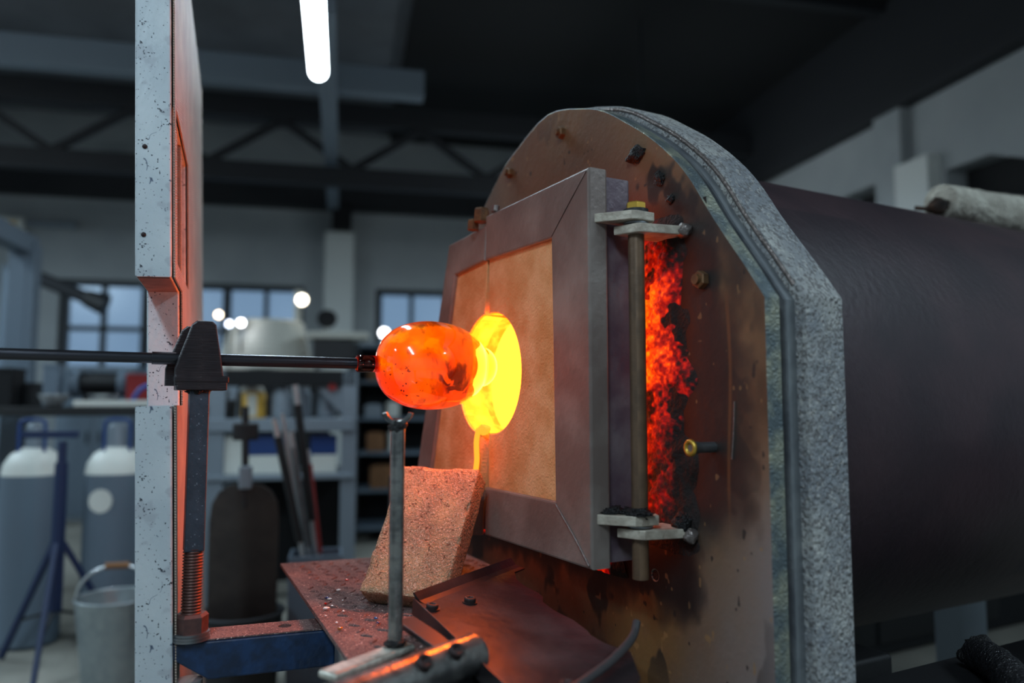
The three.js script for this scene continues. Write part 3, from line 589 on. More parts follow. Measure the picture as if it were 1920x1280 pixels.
{
  const t = thing('fork_rest', 'upright steel fork rest with U cradle standing on the tread plate', 'fork', FUR, [-0.053, 0.74, 0.309]);
  const rod = part('rod', cyl(0.0108, 0.0108, 0.318, 0, 0.169, 0, 'y', 32), M.forkSteel, t);
  // U cradle: half ring whose opening faces the viewer's plane
  const cr = ext([...circle(0, 0, 0.0235, 30, Math.PI + 0.25, 2 * Math.PI - 0.25), ...circle(0, 0, 0.0165, 30, Math.PI + 0.25, 2 * Math.PI - 0.25).reverse()].map(([a, b]) => [a, b]), 0.02, { bevel: 0.001 });
  cr.translate(0, 0, 0.01);
  const c = part('cradle', cr, M.forkSteel, t, 'U shaped cradle'); c.position.set(0, 0.356, 0); c.rotation.y = 66 * RAD;
  part('weld', blob(0.0135, 0.012, 0.0135, 0, 0.331, 0, 0.3), M.soot, rod); part('weld', blob(0.016, 0.008, 0.015, 0, 0.018, 0, 0.35), M.soot, rod);
  const b = part('base_bar', bx(0.034, 0.012, 0.16, 0, 0.007, 0.052, 0.006), M.flatBar, t, 'bare flat steel bar'); b.rotation.y = 27 * RAD;
}
function brickAt() {
  const w = 0.165, h = 0.266, d = 0.055;
  const g = new THREE.BoxGeometry(w, h, d, 32, 48, 14), p = g.attributes.position;
  for (let i = 0; i < p.count; i++) {
    let x = p.getX(i), y = p.getY(i), z = p.getZ(i);
    const ex = step(w / 2 - 0.006, w / 2, Math.abs(x)), ey = step(h / 2 - 0.006, h / 2, Math.abs(y)), ez = step(d / 2 - 0.006, d / 2, Math.abs(z));
    const e = ex * ey + ey * ez + ex * ez, n = fbm(x * 3 + 1 + z * 2, y * 3 + 1 + z, 12, 3, 401);
    const k = clamp(e) * (0.001 + 0.006 * step(0.45, 0.75, n));
    x -= Math.sign(x) * k * ex; y -= Math.sign(y) * k * ey; z -= Math.sign(z) * k * ez;
    z += 0.0012 * (fbm(x * 2 + 1, y * 2 + 1, 24, 2, 405) - 0.5) * ez;
    p.setXYZ(i, x, y, z);
  }
  g.computeVertexNormals();
  const m = new THREE.Mesh(ready(g), M.brick); m.name = 'fire_brick'; m.castShadow = m.receiveShadow = true;
  const U = V(0.95, -0.025, 0.314).normalize(), Vv = V(0.209, 0.798, -0.566).normalize(), N = U.clone().cross(Vv).normalize(); Vv.copy(N.clone().cross(U));
  m.matrixAutoUpdate = true;
  const B = new THREE.Matrix4().makeBasis(U, Vv, N);
  m.quaternion.setFromRotationMatrix(B);
  m.position.set(-0.2756, 0.771, -1.411).addScaledVector(U, w / 2).addScaledVector(Vv, h / 2).addScaledVector(N, -d / 2);
  scene.add(m); tag(m, 'pale speckled fire brick leaning against the furnace door', 'brick');
}
brickAt();
{
  // deflector tray: local x along its far edge direction e1, local z = -e2, local y = normal
  const e1 = V(-0.5457, 0, -0.838), n = V(0.1092, 0.9915, -0.0711), e2 = V(0.8308, -0.1304, -0.5411);
  const toW = (v) => v.clone().applyAxisAngle(V(0, 1, 0), FUR.turn);
  const o = new THREE.Group(); o.name = 'deflector_tray'; scene.add(o); tag(o, 'dark steel tray with raised lip, bolts and torn far edge beside the brick', 'tray');
  const bas = new THREE.Matrix4().makeBasis(toW(e1), toW(n), toW(e2).negate());
  // handedness: e1 x n = -e2 or e2
  const det = bas.determinant();
  const zs = det > 0 ? -1 : 1; if (det < 0) bas.makeBasis(toW(e1), toW(n), toW(e2));
  o.quaternion.setFromRotationMatrix(bas); o.position.copy(FUR.at(-0.15, 0.80, 0.24));
  const P = [[0, 0], [0.32, 0], [0.33, 0.008], [0.318, 0.02], [0.283, 0.03], [0.245, 0.055], [0.221, 0.084], [0.205, 0.12], [0.191, 0.137], [0.165, 0.15], [0.14, 0.183], [0.122, 0.226], [0.095, 0.262], [0.08, 0.275], [0.066, 0.3], [0.062, 0.317], [0.061, 0.346], [-0.02, 0.39], [-0.20, 0.40], [-0.22, 0.33], [-0.186, 0.281], [-0.104, 0.159]];
  const S = P.map(([u, v]) => [u, -zs * v]);           // shape plane x, y -> x, -z after flat()
  const cl = THREE.ShapeUtils.isClockWise(S.map(p => new THREE.Vector2(...p))) ? S.slice().reverse() : S;
  part('sheet', flat(ext(cl, 0.004, { bevel: 0.001 })).translate(0, -0.012, 0), M.tray, o, 'heat stained sheet');
  // lip along the far left edge: a curved strip
  const prof = [[-0.003, 0.001], [0.003, -0.004], [0.009, -0.0095], [0.02, -0.0118], [0.03, -0.012], [0.03, -0.015], [0.018, -0.0148], [0.006, -0.0125], [-0.001, -0.007], [-0.006, -0.0005]];
  const lip = new THREE.ExtrudeGeometry(shape(prof.map(([v, h]) => [v, h])), { depth: 0.325, bevelEnabled: false });   // x=v, y=h, z=length
  lip.applyMatrix4(new THREE.Matrix4().makeBasis(V(0, 0, zs), V(0, 1, 0), V(-zs, 0, 0))); if (zs > 0) lip.translate(0.325, 0, 0);
  part('lip', lip, M.tray, o);
  const sk = [[0, 0], [-0.104, 0.159], [-0.22, 0.335]];
  const skirt = []; for (let i = 0; i < 2; i++) skirt.push(beam(V(sk[i][0], -0.021, zs * (sk[i][1] - 0.002)), V(sk[i + 1][0], -0.021, zs * (sk[i + 1][1] - 0.002)), 0.003, 0.026, 0.001));
  part('skirt', skirt, M.trayDark, o);
  for (const [u, v] of [[0.062, 0.066], [-0.012, 0.042], [-0.124, 0.328]]) part('bolt', [lathe([[0.0095, 0], [0.0098, 0.006], [0.0085, 0.0085], [0.005, 0.0085], [0.0045, 0.004], [0.0005, 0.004]], 28).translate(u, -0.0115, zs * v), cyl(0.0125, 0.0125, 0.002, u, -0.0108, zs * v, 'y', 28)], M.boltDark, o);
}
{
  // flat bracket bar under the tray's corner
  const a = V(-0.163, 0.776, -1.20), b = V(-0.072, 0.757, -1.085);
  const m = solo('bracket_bar', 'dark flat bracket bar projecting under the tray corner', 'bar', new Frame(0, 0, 0, 0), [0, 0, 0], 0, [beam(a, b, 0.034, 0.008, 0.002), beam(V(-0.09, 0.754, -1.115), V(-0.09, 0.742, -1.115), 0.02, 0.02)], M.trayDark);
}
{
  // clamp pipe in front: half sleeve with two bolts
  const t = thing('clamp_sleeve', 'short round steel sleeve with two bolts in front of the tray', 'sleeve', FUR, [0.09, 0.766, 0.285]);
  const dir = V(0.07, 0.003, 0.145).normalize();
  const q = new THREE.Quaternion().setFromUnitVectors(V(0, 0, 1), dir);
  const s = new THREE.CylinderGeometry(0.0265, 0.0265, 0.25, 48, 1, false).rotateX(Math.PI / 2).translate(0, 0, 0.075);
  s.applyQuaternion(q); part('sleeve', s, M.forkSteel, t);
  for (const k of [0.012, 0.072]) { const b = lathe([[0.0105, -0.004], [0.0105, 0.008], [0.009, 0.011], [0.0055, 0.011], [0.005, 0.005], [0.0005, 0.005]], 28).rotateX(0.2).translate(0, 0.0255, k); const r = new THREE.Quaternion().setFromAxisAngle(V(0, 0, 1), -0.75); b.applyQuaternion(r).applyQuaternion(q); part('bolt', b, M.boltDark, t); }
}
solo('cable', 'grey cable rising beside the tray in front of the furnace foot', 'cable', FUR, [0, 0, 0], 0, tube([V(0.086, 0.778, -0.022), V(0.0975, 0.765, -0.008), V(0.1508, 0.7557, 0.068), V(0.2122, 0.7553, 0.1648), V(0.262, 0.757, 0.235)], 0.0062, 60), M.cable);
// glass crumbs on the tread plate
{
  const glass = (c) => new THREE.MeshPhysicalMaterial({ color: c, roughness: 0.08, clearcoat: 1 });
  const mats = { white: glass(0xf2f2ee), blue: glass(0x1d5f9a), red: glass(0xb02018), amber: glass(0x9a5a20), navy: glass(0x26306a) };
  const shard = (s, k) => { const g = new THREE.TetrahedronGeometry(s, 1).scale(1.2, 0.45, 0.7); return g.rotateY(k); };
  const Y = 0.7425;
  const put = (c, label, x, z, s, group) => solo('glass_crumb', label, 'glass', FUR, [x, Y + s * 0.3, z], 0, shard(s, x * 50), mats[c], group);
  CRUMBS().forEach(([c, label, x, z, s, g]) => put(c, label, x, z, s, g));
}
function CRUMBS() {
  const W = 'tiny white glass crumb on the tread plate', G = 'white glass crumbs on the tread plate';
  return [
    ['red', 'red glass crumb on the tread plate left of the brick', -0.55, 0.236, 0.005],
    ['red', 'red glass crumb near the blue arm end', -0.38, 0.325, 0.005],
    ['navy', 'dark blue glass crumb beside a white one on the tread plate', -0.42, 0.311, 0.005],
    ['blue', 'bright blue glass crumb in front of the brick', -0.243, 0.275, 0.005],
    ['navy', 'small navy glass crumb just in front of the bright blue one', -0.215, 0.28, 0.004],
    ['amber', 'rusty amber glass crumb nearest the fork base', -0.21, 0.345, 0.006],
    ['white', 'largest white glass crumb, a flat sliver on the tread plate', -0.345, 0.332, 0.006],
    ['white', W, -0.41, 0.309, 0.0045, G], ['white', W, -0.47, 0.275, 0.005, G], ['white', W, -0.315, 0.31, 0.004, G], ['white', W, -0.36, 0.318, 0.0035, G], ['white', W, -0.25, 0.34, 0.004, G], ['white', W, -0.39, 0.29, 0.003, G], ['white', W, -0.3, 0.345, 0.003, G],
    ['white', 'pale crumb beside the foot of the fork rest', -0.06, 0.265, 0.005],
  ];
}

// ================================================================ RIGHT SIDE, UNDER AND BESIDE THE DRUM
{
  const t = thing('side_table', 'black steel side table below the drum', 'table', FUR, [0.34, 0, -0.75]);
  part('table_top', bx(0.5, 0.03, 0.9, 0, 0.6, 0, 0.004), M.black, t);
  for (const [x, z] of [[-0.22, 0.42], [0.22, 0.42], [-0.22, -0.42], [0.22, -0.42]]) part('leg', bx(0.04, 0.585, 0.04, x, 0.2925, z, 0.003), M.black, t);
  const h = thing('wrapped_hose', 'hose wrapped in shiny black tape lying on the side table', 'hose', FUR, [0.2, 0.615, -0.75]);
  const g = tube([V(-0.04, 0.028, -0.0), V(0.0, 0.034, 0.03), V(0.05, 0.034, 0.075), V(0.1, 0.03, 0.13), V(0.2, 0.028, 0.22)], 0.03, 80, false, 24), p = g.attributes.position;
  for (let i = 0; i < p.count; i++) { const k = 0.007 * (fbm(p.getX(i) * 3 + 2, p.getZ(i) * 3 + p.getY(i) * 5 + 2, 20, 3, 501) - 0.5); p.setY(i, p.getY(i) + k); p.setX(i, p.getX(i) + k); }
  g.computeVertexNormals(); part('hose', g, std({ c: [34, 34, 36], r: 0.25, bump: G_GRIT, bumpScale: 0.003, bumpReps: 6 }), h);
  part('frayed_end', blob(0.036, 0.03, 0.03, -0.03, 0.032, 0.0, 0.5, 4), M.soot, h);
  const b = thing('blower', 'dark round blower housing beside the drum', 'blower', FUR, [0.33, 0.615, -1.06]);
  part('housing', lathe([[0.001, 0], [0.1, 0.0], [0.11, 0.03], [0.112, 0.2], [0.106, 0.33], [0.08, 0.38], [0.001, 0.39]], 48), M.drum, b); part('band', [0.08, 0.2].map(y => cyl(0.1135, 0.1135, 0.008, 0, y, 0, 'y', 48)), M.black, b);
  const darkBox = thing('dark_backdrop', 'added black backdrop filling the dark area below the drum', 'cabinet', FUR, [-1.4, 0, -1.7]);  // added dark box that keeps the area under the drum black
  part('carcass', bx(0.3, 0.85, 3.4, 0, 0.435, -0.2, 0.008), M.dark, darkBox); for (const k of [0, 1, 2]) part('backdrop_panel', bx(0.012, 0.75, 0.9, 0.155, 0.435, -1.1 + k * 0.93, 0.004), M.black, darkBox);
  solo('white_board', 'pale sheet metal board seen under the drum', 'board', FUR, [-0.665, 0, -2.016], 1.0, [bx(0.17, 0.5, 0.02, 0, 0.25, 0, 0.003), bx(0.17, 0.03, 0.12, 0, 0.015, 0, 0.003)], M.grayMetal);
}

// ================================================================ WORKSHOP BEHIND, LEFT OF THE SHIELD
{
  // low-temperature gas vessels
  const t = thing('gas_vessel', 'grey gas vessel with white shoulder and blue handle, leftmost', 'vessel', ROOM, [-1.42, 0, -4.1]);
  part('body', lathe([[0.001, 0.0], [0.134, 0.0], [0.137, 0.02], [0.137, 0.3], [0.1385, 0.31], [0.137, 0.32], [0.137, 0.78]], 40), M.grayPaint, t);
  part('shoulder', lathe([[0.137, 0.78], [0.128, 0.83], [0.1, 0.875], [0.06, 0.9], [0.045, 0.905]], 40), M.white, t, 'white domed shoulder');
  part('neck', lathe([[0.045, 0.9], [0.042, 0.92], [0.042, 1.0], [0.03, 1.02], [0.001, 1.02]], 28), M.grayMetal, t);
  part('handle', [tube([V(-0.055, 0.88, 0.05), V(-0.055, 1.0, 0.05), V(-0.05, 1.03, 0.05), V(0.05, 1.03, 0.05), V(0.055, 1.0, 0.05), V(0.055, 0.88, 0.05)], 0.008, 40), bar(V(-0.055, 0.87, 0.06), V(0.055, 0.87, 0.06), 0.008)], M.blue, t, 'blue tube handle');
  const u = again(t, 'grey gas vessel with a round white sticker, half behind the shield', ROOM, [-1.06, 0, -4.1], 0.2);
  part('sticker', cyl(0.055, 0.055, 0.004, 0, 0.66, 0.1365, 'z', 32).rotateY(-0.42), M.white, u, 'round white sticker');
}
{
  const t = thing('tripod_stand', 'dark blue steel tripod stand beside the gas vessels', 'stand', ROOM, [-1.17, 0, -3.68]);
  part('pole', [cyl(0.026, 0.028, 0.62, 0, 0.55, 0), cyl(0.018, 0.018, 0.5, 0, 0.7, 0)], M.navy, t);
  for (const a of [0.1, 2.1, 4.15]) part('leg', beam(V(Math.sin(a) * 0.02, 0.52, Math.cos(a) * 0.02), V(Math.sin(a) * 0.3, 0.012, Math.cos(a) * 0.3), 0.02, 0.024), M.navy, t);
  part('brace', [0.1, 2.1, 4.15].map(a => beam(V(0, 0.24, 0), V(Math.sin(a) * 0.2, 0.18, Math.cos(a) * 0.2), 0.012, 0.012)), M.black, t);
  part('cross_arm', beam(V(-0.16, 0.98, 0), V(0.06, 0.98, 0), 0.03, 0.03), M.navy, t);
}
{
  const t = thing('bucket', 'galvanised steel bucket on the floor beside the shield', 'bucket', ROOM, [-0.872, 0, -3.47]);
  part('pail', lathe([[0.001, 0.004], [0.117, 0.0], [0.122, 0.02], [0.1335, 0.14], [0.137, 0.15], [0.1355, 0.16], [0.138, 0.175], [0.156, 0.325], [0.161, 0.332], [0.156, 0.338], [0.150, 0.33], [0.115, 0.02], [0.001, 0.012]], 48), M.galvanised, t);
  part('handle', tube([V(-0.158, 0.315, 0), V(-0.14, 0.38, 0.012), V(-0.09, 0.435, 0.02), V(0, 0.46, 0.024), V(0.09, 0.435, 0.02), V(0.14, 0.38, 0.012), V(0.158, 0.315, 0)], 0.007, 50), M.bright, t);
  part('grip', cyl(0.013, 0.013, 0.09, 0, 0.459, 0.024, 'x', 20), M.brown, t, 'wooden grip');
}
{
  const t = thing('left_counter', 'dark topped counter above the gas vessels', 'counter', ROOM, [-1.85, 0, -4.78]);
  t.name = 'dark_counter';
  part('counter_top', bx(2.1, 0.05, 0.75, 0, 1.075, 0, 0.006), M.black, t);
  for (const [x, z] of [[-1, 0.33], [0.98, 0.33], [-1, -0.33], [0.98, -0.33]]) part('leg', bx(0.05, 1.05, 0.05, x, 0.525, z, 0.003), M.grayMetal, t);
  const bowl = thing('metal_bowl', 'shiny metal bowl on the counter, left of the two', 'bowl', ROOM, [-1.5, 1.1, -4.55]);
  part('bowl', lathe([[0.001, 0.003], [0.03, 0.0], [0.055, 0.02], [0.075, 0.062], [0.078, 0.065], [0.072, 0.062], [0.05, 0.024], [0.001, 0.008]], 36), M.bright, bowl);
  again(bowl, 'shiny metal bowl on the counter, nearer the shield', ROOM, [-1.27, 1.1, -4.6]);
  solo('white_tray', 'long white tray on the front edge of the counter', 'tray', ROOM, [-1.16, 1.1, -4.46], 0, [bx(0.4, 0.008, 0.1, 0, 0.004, 0, 0.003), bx(0.4, 0.03, 0.008, 0, 0.018, 0.048, 0.003), bx(0.4, 0.03, 0.008, 0, 0.018, -0.048, 0.003), bx(0.008, 0.03, 0.1, 0.198, 0.018, 0, 0.003), bx(0.008, 0.03, 0.1, -0.198, 0.018, 0, 0.003)], M.white);
  const box = (name, label, x, y, z, w, h, d, m, cat = 'box') => { const k = thing(name, label, cat, ROOM, [x, y, z]); part('case', bx(w, h, d, 0, h / 2, 0, 0.008), m, k); part('lid', bx(w + 0.008, 0.02, d + 0.008, 0, h + 0.008, 0, 0.004), m, k); return k; };
  box('storage_box', 'dull red box on the counter beside the shield', -1.12, 1.1, -4.9, 0.19, 0.17, 0.16, M.red);
  box('tool_case', 'black tool case on the counter behind the bowls', -1.72, 1.1, -5.0, 0.13, 0.12, 0.14, M.black);
  box('tool_case', 'blue grey upright case on the counter', -1.605, 1.1, -4.85, 0.08, 0.22, 0.1, M.grayPaint);
  box('tool_case', 'dark wide case at the left end of the counter', -1.93, 1.1, -4.9, 0.26, 0.2, 0.2, M.dark);
  solo('blue_hose', 'bright blue hose loop on the counter beside the shield', 'hose', ROOM, [-1.08, 1.1, -4.6], 0, tube([V(-0.05, 0.012, 0), V(-0.03, 0.06, 0), V(0.0, 0.1, 0), V(0.05, 0.12, -0.02), V(0.1, 0.1, -0.04), V(0.12, 0.02, -0.05)], 0.012, 40), M.blueBright);
}
{
  const t = thing('profile_frame', 'grey aluminium profile frame at the far left', 'frame', ROOM, [-1.93, 0, -5.25]);
  part('post', [bx(0.145, 2.1, 0.12, 0, 1.05, 0, 0.004), bx(0.04, 2.06, 0.126, 0.012, 1.03, 0, 0.002)], M.grayPaint, t);
  part('post', bx(0.145, 0.98, 0.12, 0, 1.61, 1.9, 0.004), M.grayPaint, t);
  part('top_beam', bx(0.12, 0.11, 2.02, -0.005, 2.1, 0.95, 0.004), M.grayPaint, t);
  const w = thing('electrical_box', 'white electrical box with yellow and blue stickers on the back wall', 'box', ROOM, [-3.42, 2.81, -8.92]);
  part('case', bx(0.24, 0.27, 0.14, 0, 0.135, 0, 0.01), M.white, w); part('sticker', bx(0.05, 0.05, 0.004, 0.03, 0.2, 0.071, 0), M.yellow, w, 'yellow sticker'); part('sticker', bx(0.05, 0.05, 0.004, 0.02, 0.1, 0.071, 0), M.blueBright, w, 'blue sticker');
  solo('conduit_pipe', 'pale horizontal conduit pipe beside the electrical box', 'pipe', ROOM, [-3.06, 3.03, -8.9], 0, [cyl(0.03, 0.03, 0.46, 0, 0, 0, 'x', 20), cyl(0.042, 0.042, 0.06, 0.22, 0, 0, 'x', 20), bx(0.04, 0.05, 0.1, 0, 0, -0.05, 0.003)], M.grayMetal);
}

{
  const m = thing('bench_grinder', 'dark bench grinder with two round guards on the counter', 'grinder', ROOM, [-1.385, 1.1, -4.95]);
  part('motor', cyl(0.06, 0.06, 0.2, 0, 0.14, 0, 'x', 28), M.black, m); for (const x of [-0.13, 0.13]) part('guard', cyl(0.085, 0.085, 0.05, x, 0.14, 0, 'x', 32), M.grayPaint, m); part('base', bx(0.16, 0.08, 0.12, 0, 0.04, 0, 0.006), M.dark, m);
  const d = thing('extraction_arm', 'dark slanting extraction arm in front of the left windows', 'duct', ROOM, [-2.42, 0, -7.4]);
  part('arm', bar(V(-0.42, 2.32, 0), V(0.2, 2.06, 0), 0.06, 24), M.truss, d); part('hood', bar(V(0.2, 2.06, 0), V(0.36, 2.0, 0), 0.075, 24, 0.1), M.black, d); part('post', cyl(0.05, 0.06, 2.32, -0.42, 1.16, 0), M.grayPaint, d);
  const c = thing('tall_cabinet', 'pale grey tall cabinet below the left window', 'cabinet', ROOM, [-2.35, 0, -8.5]);
  part('carcass', bx(0.7, 1.5, 0.5, 0, 0.75, 0, 0.008), M.grayMetal, c); for (const x of [-0.175, 0.175]) { const q = part('door', bx(0.33, 1.42, 0.02, x, 0.76, 0.255, 0.004), M.grayPaint, c); part('handle', bx(0.015, 0.12, 0.02, x + (x < 0 ? 0.12 : -0.12), 0.8, 0.272, 0.004), M.dark, q); }
}

// ================================================================ WORKSHOP BEHIND, BETWEEN SHIELD AND FURNACE
{
  const tub = thing('round_tub', 'dark round tub holding the shovel', 'tub', ROOM, [-0.36, 0, -3.2]);
  part('tub', lathe([[0.001, 0.005], [0.12, 0.0], [0.135, 0.02], [0.152, 0.3], [0.158, 0.31], [0.15, 0.315], [0.146, 0.3], [0.128, 0.02], [0.001, 0.012]], 44), M.black, tub); part('rim', new THREE.TorusGeometry(0.155, 0.008, 10, 48).rotateX(Math.PI / 2).translate(0, 0.31, 0), M.truss, tub);
  const s = thing('shovel', 'dark broad shovel standing blade up against the bench', 'shovel', ROOM, [-0.365, 0.1, -3.24]);
  part('blade', ext([[-0.095, -0.085], [0.095, -0.085], [0.13, 0.2], [0.132, 0.55], [0.124, 0.62], [0.1, 0.665], [0.06, 0.69], [0, 0.7], [-0.06, 0.69], [-0.1, 0.665], [-0.124, 0.62], [-0.132, 0.55], [-0.13, 0.2]], 0.012, { bevel: 0.003 }), std({ c: [64, 58, 54], c2: [48, 44, 42], r: 0.5, m: 0.4, reps: 4 }), s);
  part('handle', [bar(V(0, 0.6, -0.01), V(-0.012, 1.0, -0.03), 0.014)], M.black, s); part('socket', bx(0.05, 0.09, 0.03, 0, 0.72, 0, 0.006), M.grayMetal, s); part('grip', bx(0.1, 0.07, 0.03, -0.008, 0.9, -0.026, 0.01), M.black, s);
}
{
  const rack = thing('pipe_bin', 'tall grey bin holding the spare blowpipes', 'bin', ROOM, [-0.09, 0, -3.34]);
  part('bin', [bx(0.2, 0.5, 0.01, 0, 0.25, 0.09, 0.002), bx(0.2, 0.5, 0.01, 0, 0.25, -0.09, 0.002), bx(0.01, 0.5, 0.19, 0.1, 0.25, 0, 0.002), bx(0.01, 0.5, 0.19, -0.1, 0.25, 0, 0.002), bx(0.2, 0.01, 0.19, 0, 0.005, 0, 0.002)], M.grayPaint, rack);
  const P = [[-0.265, 1.05, -0.05, 'black', 'dark handled spare blowpipe, leftmost in the bin', 0.016], [-0.235, 1.07, -0.085, 'bright', 'silver spare blowpipe second from the left in the bin', 0.009], [-0.2, 1.0, -0.06, 'steel', 'dull steel spare blowpipe behind the silver one', 0.012], [-0.19, 1.19, -0.045, 'black', 'tallest spare blowpipe in the bin, with a black sleeve', 0.017], [-0.135, 0.92, -0.035, 'red', 'short spare blowpipe with red and white sleeve, rightmost in the bin', 0.012], [-0.215, 0.99, -0.105, 'bright', 'thin silver spare rod between the dark and red pipes', 0.008]];
  P.forEach(([x, y, xb, m, label, r], i) => {
    const z = -3.27 - i * 0.028, t = thing('spare_blowpipe', label, 'pipe', ROOM, [0, 0, 0], 0, 'spare blowpipes in the bin');
    const a = V(xb + 0.02, 0.02, z), b = V(x, y, z), at = (k) => a.clone().lerp(b, k);
    part('tube', bar(a, b, 0.008), M.bright, t);
    part('sleeve', bar(at(0.52), at(0.93), r), M[m], t); part('tip', bar(at(0.93), at(1.0), r * 0.8), M.bright, t);
  });
}
{
  const t = thing('work_bench', 'grey metal workbench with posts and shelves', 'bench', ROOM, [-0.45, 0, -4.6]);
  for (const [x, z] of [[0.495, 0.2], [-0.2, 0.2], [0.495, -0.3], [-0.2, -0.3]]) part('post', bx(0.085, 1.3, 0.06, x, 0.65, z, 0.004), M.grayMetal, t);
  part('top_beam', bx(0.76, 0.09, 0.06, 0.15, 1.255, 0.2, 0.004), M.dark, t);
  part('shelf', bx(0.76, 0.07, 0.6, 0.14, 1.0, -0.05, 0.006), M.grayMetal, t); part('shelf', bx(0.76, 0.03, 0.6, 0.14, 0.72, -0.05, 0.006), M.grayMetal, t);
  part('back_panel', bx(0.76, 0.6, 0.02, 0.14, 0.36, -0.3, 0.003), M.dark, t);
  part('back_board', bx(0.76, 0.24, 0.02, 0.14, 1.16, -0.33, 0.003), M.dark, t);
  const g = part('gusset', ext([[0.46, 1.29], [0.24, 1.29], [0.46, 1.05]].reverse(), 0.012, { z: 0.21, bevel: 0.002 }), M.grayMetal, t); part('red_knob', cyl(0.022, 0.022, 0.02, 0.4, 1.21, 0.22, 'z', 20), M.red, g, 'red round knob');
  const bxs = (label, x, w, dark) => { const k = thing('carton', label, 'box', ROOM, [x, 0.736, -4.5]); part('carton_body', bx(w, 0.1, 0.2, 0, 0.05, 0, 0.006), M.white, k); part('upper_band', bx(w + 0.002, 0.105, 0.202, 0, 0.152, 0, 0.006), dark, k); if (dark === M.white) part('logo_patch', bx(0.03, 0.03, 0.003, -0.04, 0.1, 0.101, 0), M.blueBright, k, 'small blue mark'); return k; };
  bxs('white carton with a small blue mark on the bench shelf', -0.585, 0.17, M.white); bxs('blue and white carton behind the leaning pipes', -0.395, 0.19, M.blue); bxs('blue and white carton beside the bench post', -0.09, 0.14, M.blue);
  const can = thing('canister', 'yellow and white canister on the bench', 'canister', ROOM, [-0.475, 1.035, -4.5]);
  part('can', lathe([[0.001, 0], [0.062, 0], [0.065, 0.006], [0.065, 0.07], [0.062, 0.075], [0.065, 0.08], [0.065, 0.14], [0.05, 0.145], [0.001, 0.145]], 32), M.yellow, can); part('paper_band', new THREE.CylinderGeometry(0.0655, 0.0655, 0.12, 12, 1, true, -0.45, 0.8).translate(0, 0.072, 0), M.cream, can, 'white label band');
  const shade = thing('bowl_lid', 'pale domed lid above the yellow canister', 'lid', ROOM, [-0.484, 1.181, -4.5]); part('dome', lathe([[0.066, 0.0], [0.064, 0.012], [0.05, 0.035], [0.02, 0.048], [0.001, 0.05]], 32), M.cream, shade); part('knob', new THREE.SphereGeometry(0.01, 16, 10).translate(0, 0.056, 0), M.dark, shade);
  const jar = thing('glass_jar', 'clear pale jar beside the canister on the bench', 'jar', ROOM, [-0.32, 1.035, -4.45]); part('jar', lathe([[0.001, 0], [0.05, 0], [0.055, 0.01], [0.055, 0.13], [0.04, 0.16], [0.04, 0.18]], 28), M.grayMetal, jar); part('lid', cyl(0.044, 0.044, 0.02, 0, 0.185, 0, 'y', 28), M.white, jar);
  again(jar, 'pale jar with white lid between two tools on the bench', ROOM, [-0.22, 1.035, -4.55]);
  again(jar, 'pale jar near the bench post', ROOM, [-0.08, 1.035, -4.5]);
  const br = thing('tool_pot', 'dark pot with upright tools on the bench', 'pot', ROOM, [-0.6, 1.035, -4.42]); part('pot', lathe([[0.001, 0], [0.04, 0], [0.045, 0.1], [0.04, 0.1]], 24), M.black, br); [-0.02, 0.0, 0.02].forEach((x, i) => part('tool', bar(V(x, 0.02, 0), V(x * 2.2, 0.17 - i * 0.015, 0), 0.006), M.steel, br));
}
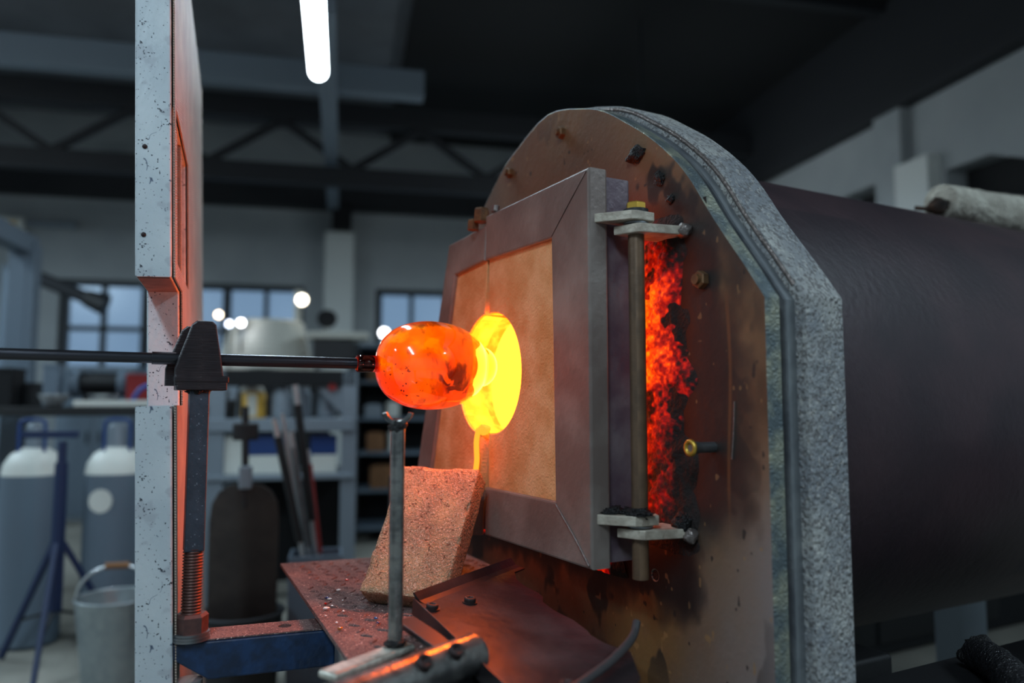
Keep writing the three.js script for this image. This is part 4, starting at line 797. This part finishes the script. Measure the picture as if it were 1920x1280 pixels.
{
  // white kiln on a dark base with lamps around it
  const t = thing('white_kiln', 'white ribbed round kiln on a dark stand behind the blowpipe', 'kiln', ROOM, [-0.56, 0, -6.1]);
  const prof = [[0.001, 1.37], [0.36, 1.37]]; for (let i = 0; i < 10; i++) { const y = 1.38 + i * 0.036, r = 0.35 - i * 0.0085; prof.push([r, y], [r, y + 0.028], [r - 0.008, y + 0.032]); } prof.push([0.24, 1.745], [0.001, 1.75]);
  part('kiln_body', lathe(prof, 56), M.cream, t, 'ribbed white kiln body'); part('vent_pipe', cyl(0.03, 0.03, 0.3, 0.22, 1.85, -0.05, 'y', 20), M.cream, t);
  const ks = thing('kiln_stand', 'dark stand with a pale top ledge below the white kiln', 'stand', ROOM, [-0.54, 0, -6.1]); part('stand_body', bx(0.8, 1.34, 0.6, 0.06, 0.67, 0, 0.01), M.dark, ks); part('ledge', bx(1.05, 0.04, 0.7, 0.03, 1.35, 0, 0.008), M.cream, ks, 'pale ledge');
  const box = thing('control_unit', 'dark grey control unit beside the white kiln', 'box', ROOM, [-0.06, 1.37, -5.9]); part('case', bx(0.3, 0.15, 0.2, 0, 0.15, 0, 0.01), M.black, box); part('feet', [bx(0.03, 0.08, 0.15, -0.12, 0.04, 0, 0.003), bx(0.03, 0.08, 0.15, 0.12, 0.04, 0, 0.003)], M.dark, box); part('pale_top', bx(0.44, 0.05, 0.24, 0.03, 0.255, 0, 0.012), M.cream, box, 'pale rounded top');
  const disc = thing('black_lamp_head', 'round black lamp head on a pale stand beside the kiln', 'lamp', ROOM, [-0.12, 1.66, -6.2]); part('head', lathe([[0.001, 0], [0.05, 0.0], [0.075, 0.03], [0.078, 0.05], [0.06, 0.05], [0.001, 0.045]], 32).rotateX(Math.PI / 2.6), M.dark, disc); disc.children[0].position.set(0, 0.11, 0); part('stand', bar(V(0, -0.29, -0.03), V(0, 0.1, -0.03), 0.01), M.cream, disc);
  // small bare work lamps
  const lampMat = (c, k) => new THREE.MeshStandardMaterial({ color: 0xffffff, emissive: c, emissiveIntensity: k });
  const spot = (label, x, y, z, r, c, k, tilt, base = 1.37) => { const s = thing('spot_lamp', label, 'lamp', ROOM, [x, y, z]); const d = part('glowing_face', lathe([[0.001, 0.004], [r * 0.7, 0.003], [r, 0]], 28).rotateX(Math.PI / 2), lampMat(new THREE.Color(c), k), s); d.rotation.z = tilt; part('shell', lathe([[r * 1.05, 0.002], [r * 1.06, -0.01], [r * 0.6, -r * 1.6], [0.001, -r * 1.7]], 28).rotateX(Math.PI / 2), M.black, s); part('bracket', bar(V(0, 0, -r * 1.2), V(0, -(y - base), -r * 1.2), 0.006), M.truss, s);
    const pl = new THREE.PointLight(c, 0.014 * k, 0, 2); pl.position.copy(ROOM.at(x, y, z + 0.02)); pl.castShadow = true; scene.add(pl); return s; };
  spot('bright warm spot lamp above the white kiln', -0.306, 1.908, -6, 0.042, 0xfff4dc, 5, 0.5, 1.748);
  spot('small warm spot lamp left of the kiln', -0.87, 1.756, -5.8, 0.025, 0xffe2b8, 3, 0);
  spot('dim white spot lamp in the pair left of the kiln', -0.7956, 1.692, -5.8, 0.022, 0xcfe0ff, 2.2, 0);
  spot('bright white spot lamp in the pair left of the kiln', -0.713, 1.7, -5.78, 0.026, 0xf0f6ff, 5, 0);
  spot('bright white spot lamp left of the glass bubble', 0.345, 1.72, -6.55, 0.04, 0xf0f6ff, 5, 0, 1.613);
}
{
  const t = thing('dark_shelving', 'dark open shelving behind the glass bubble', 'shelving', ROOM, [0.62, 0, -6.6]);
  for (const x of [-0.5, 0.5]) for (const z of [-0.2, 0.2]) part('post', bx(0.04, 1.62, 0.04, x, 0.81, z, 0.003), M.truss, t);
  for (const y of [0.12, 0.42, 0.72, 1.0, 1.3, 1.6]) part('shelf_board', bx(1.04, 0.025, 0.44, 0, y, 0, 0.003), M.grayPaint, t);
  part('back', bx(1.04, 1.6, 0.01, 0, 0.8, -0.22, 0.001), M.dark, t);
  const item = (name, label, cat, x, y, w, h, m) => solo(name, label, cat, ROOM, [0.62 + x, y, -6.5], 0, [bx(w, h, 0.16, 0, h / 2, 0, 0.008), bx(w * 0.6, 0.012, 0.1, 0, h + 0.004, 0, 0.003)], m);
  item('cardboard_box', 'brown cardboard box on the lower dark shelf', 'box', -0.34, 0.7325, 0.14, 0.15, M.brown);
  item('cardboard_box', 'brown cardboard box on the bottom dark shelf', 'box', -0.28, 0.4325, 0.2, 0.18, M.brown);
  item('white_pack', 'white pack on the dark shelf beside the cardboard box', 'pack', -0.18, 0.7325, 0.1, 0.16, M.white);
  item('white_pack', 'white pack on the middle dark shelf', 'pack', -0.2, 1.0125, 0.1, 0.12, M.white);
  item('parts_bin', 'grey parts bin on the middle dark shelf', 'bin', -0.36, 1.0125, 0.14, 0.1, M.grayMetal);
  item('parts_bin', 'brown parts bin on the upper dark shelf', 'bin', -0.3, 1.3125, 0.22, 0.1, M.brown);
  item('parts_bin', 'dark parts bin at the right of the middle shelf', 'bin', 0.05, 1.0125, 0.2, 0.14, M.black);
}

// ---------------------------------------------------------------- picture
const renderer = new THREE.WebGLRenderer({ antialias: true });
renderer.shadowMap.enabled = true;
renderer.toneMapping = THREE.LinearToneMapping;
renderer.toneMappingExposure = EXPOSURE;
renderer.render(scene, camera);
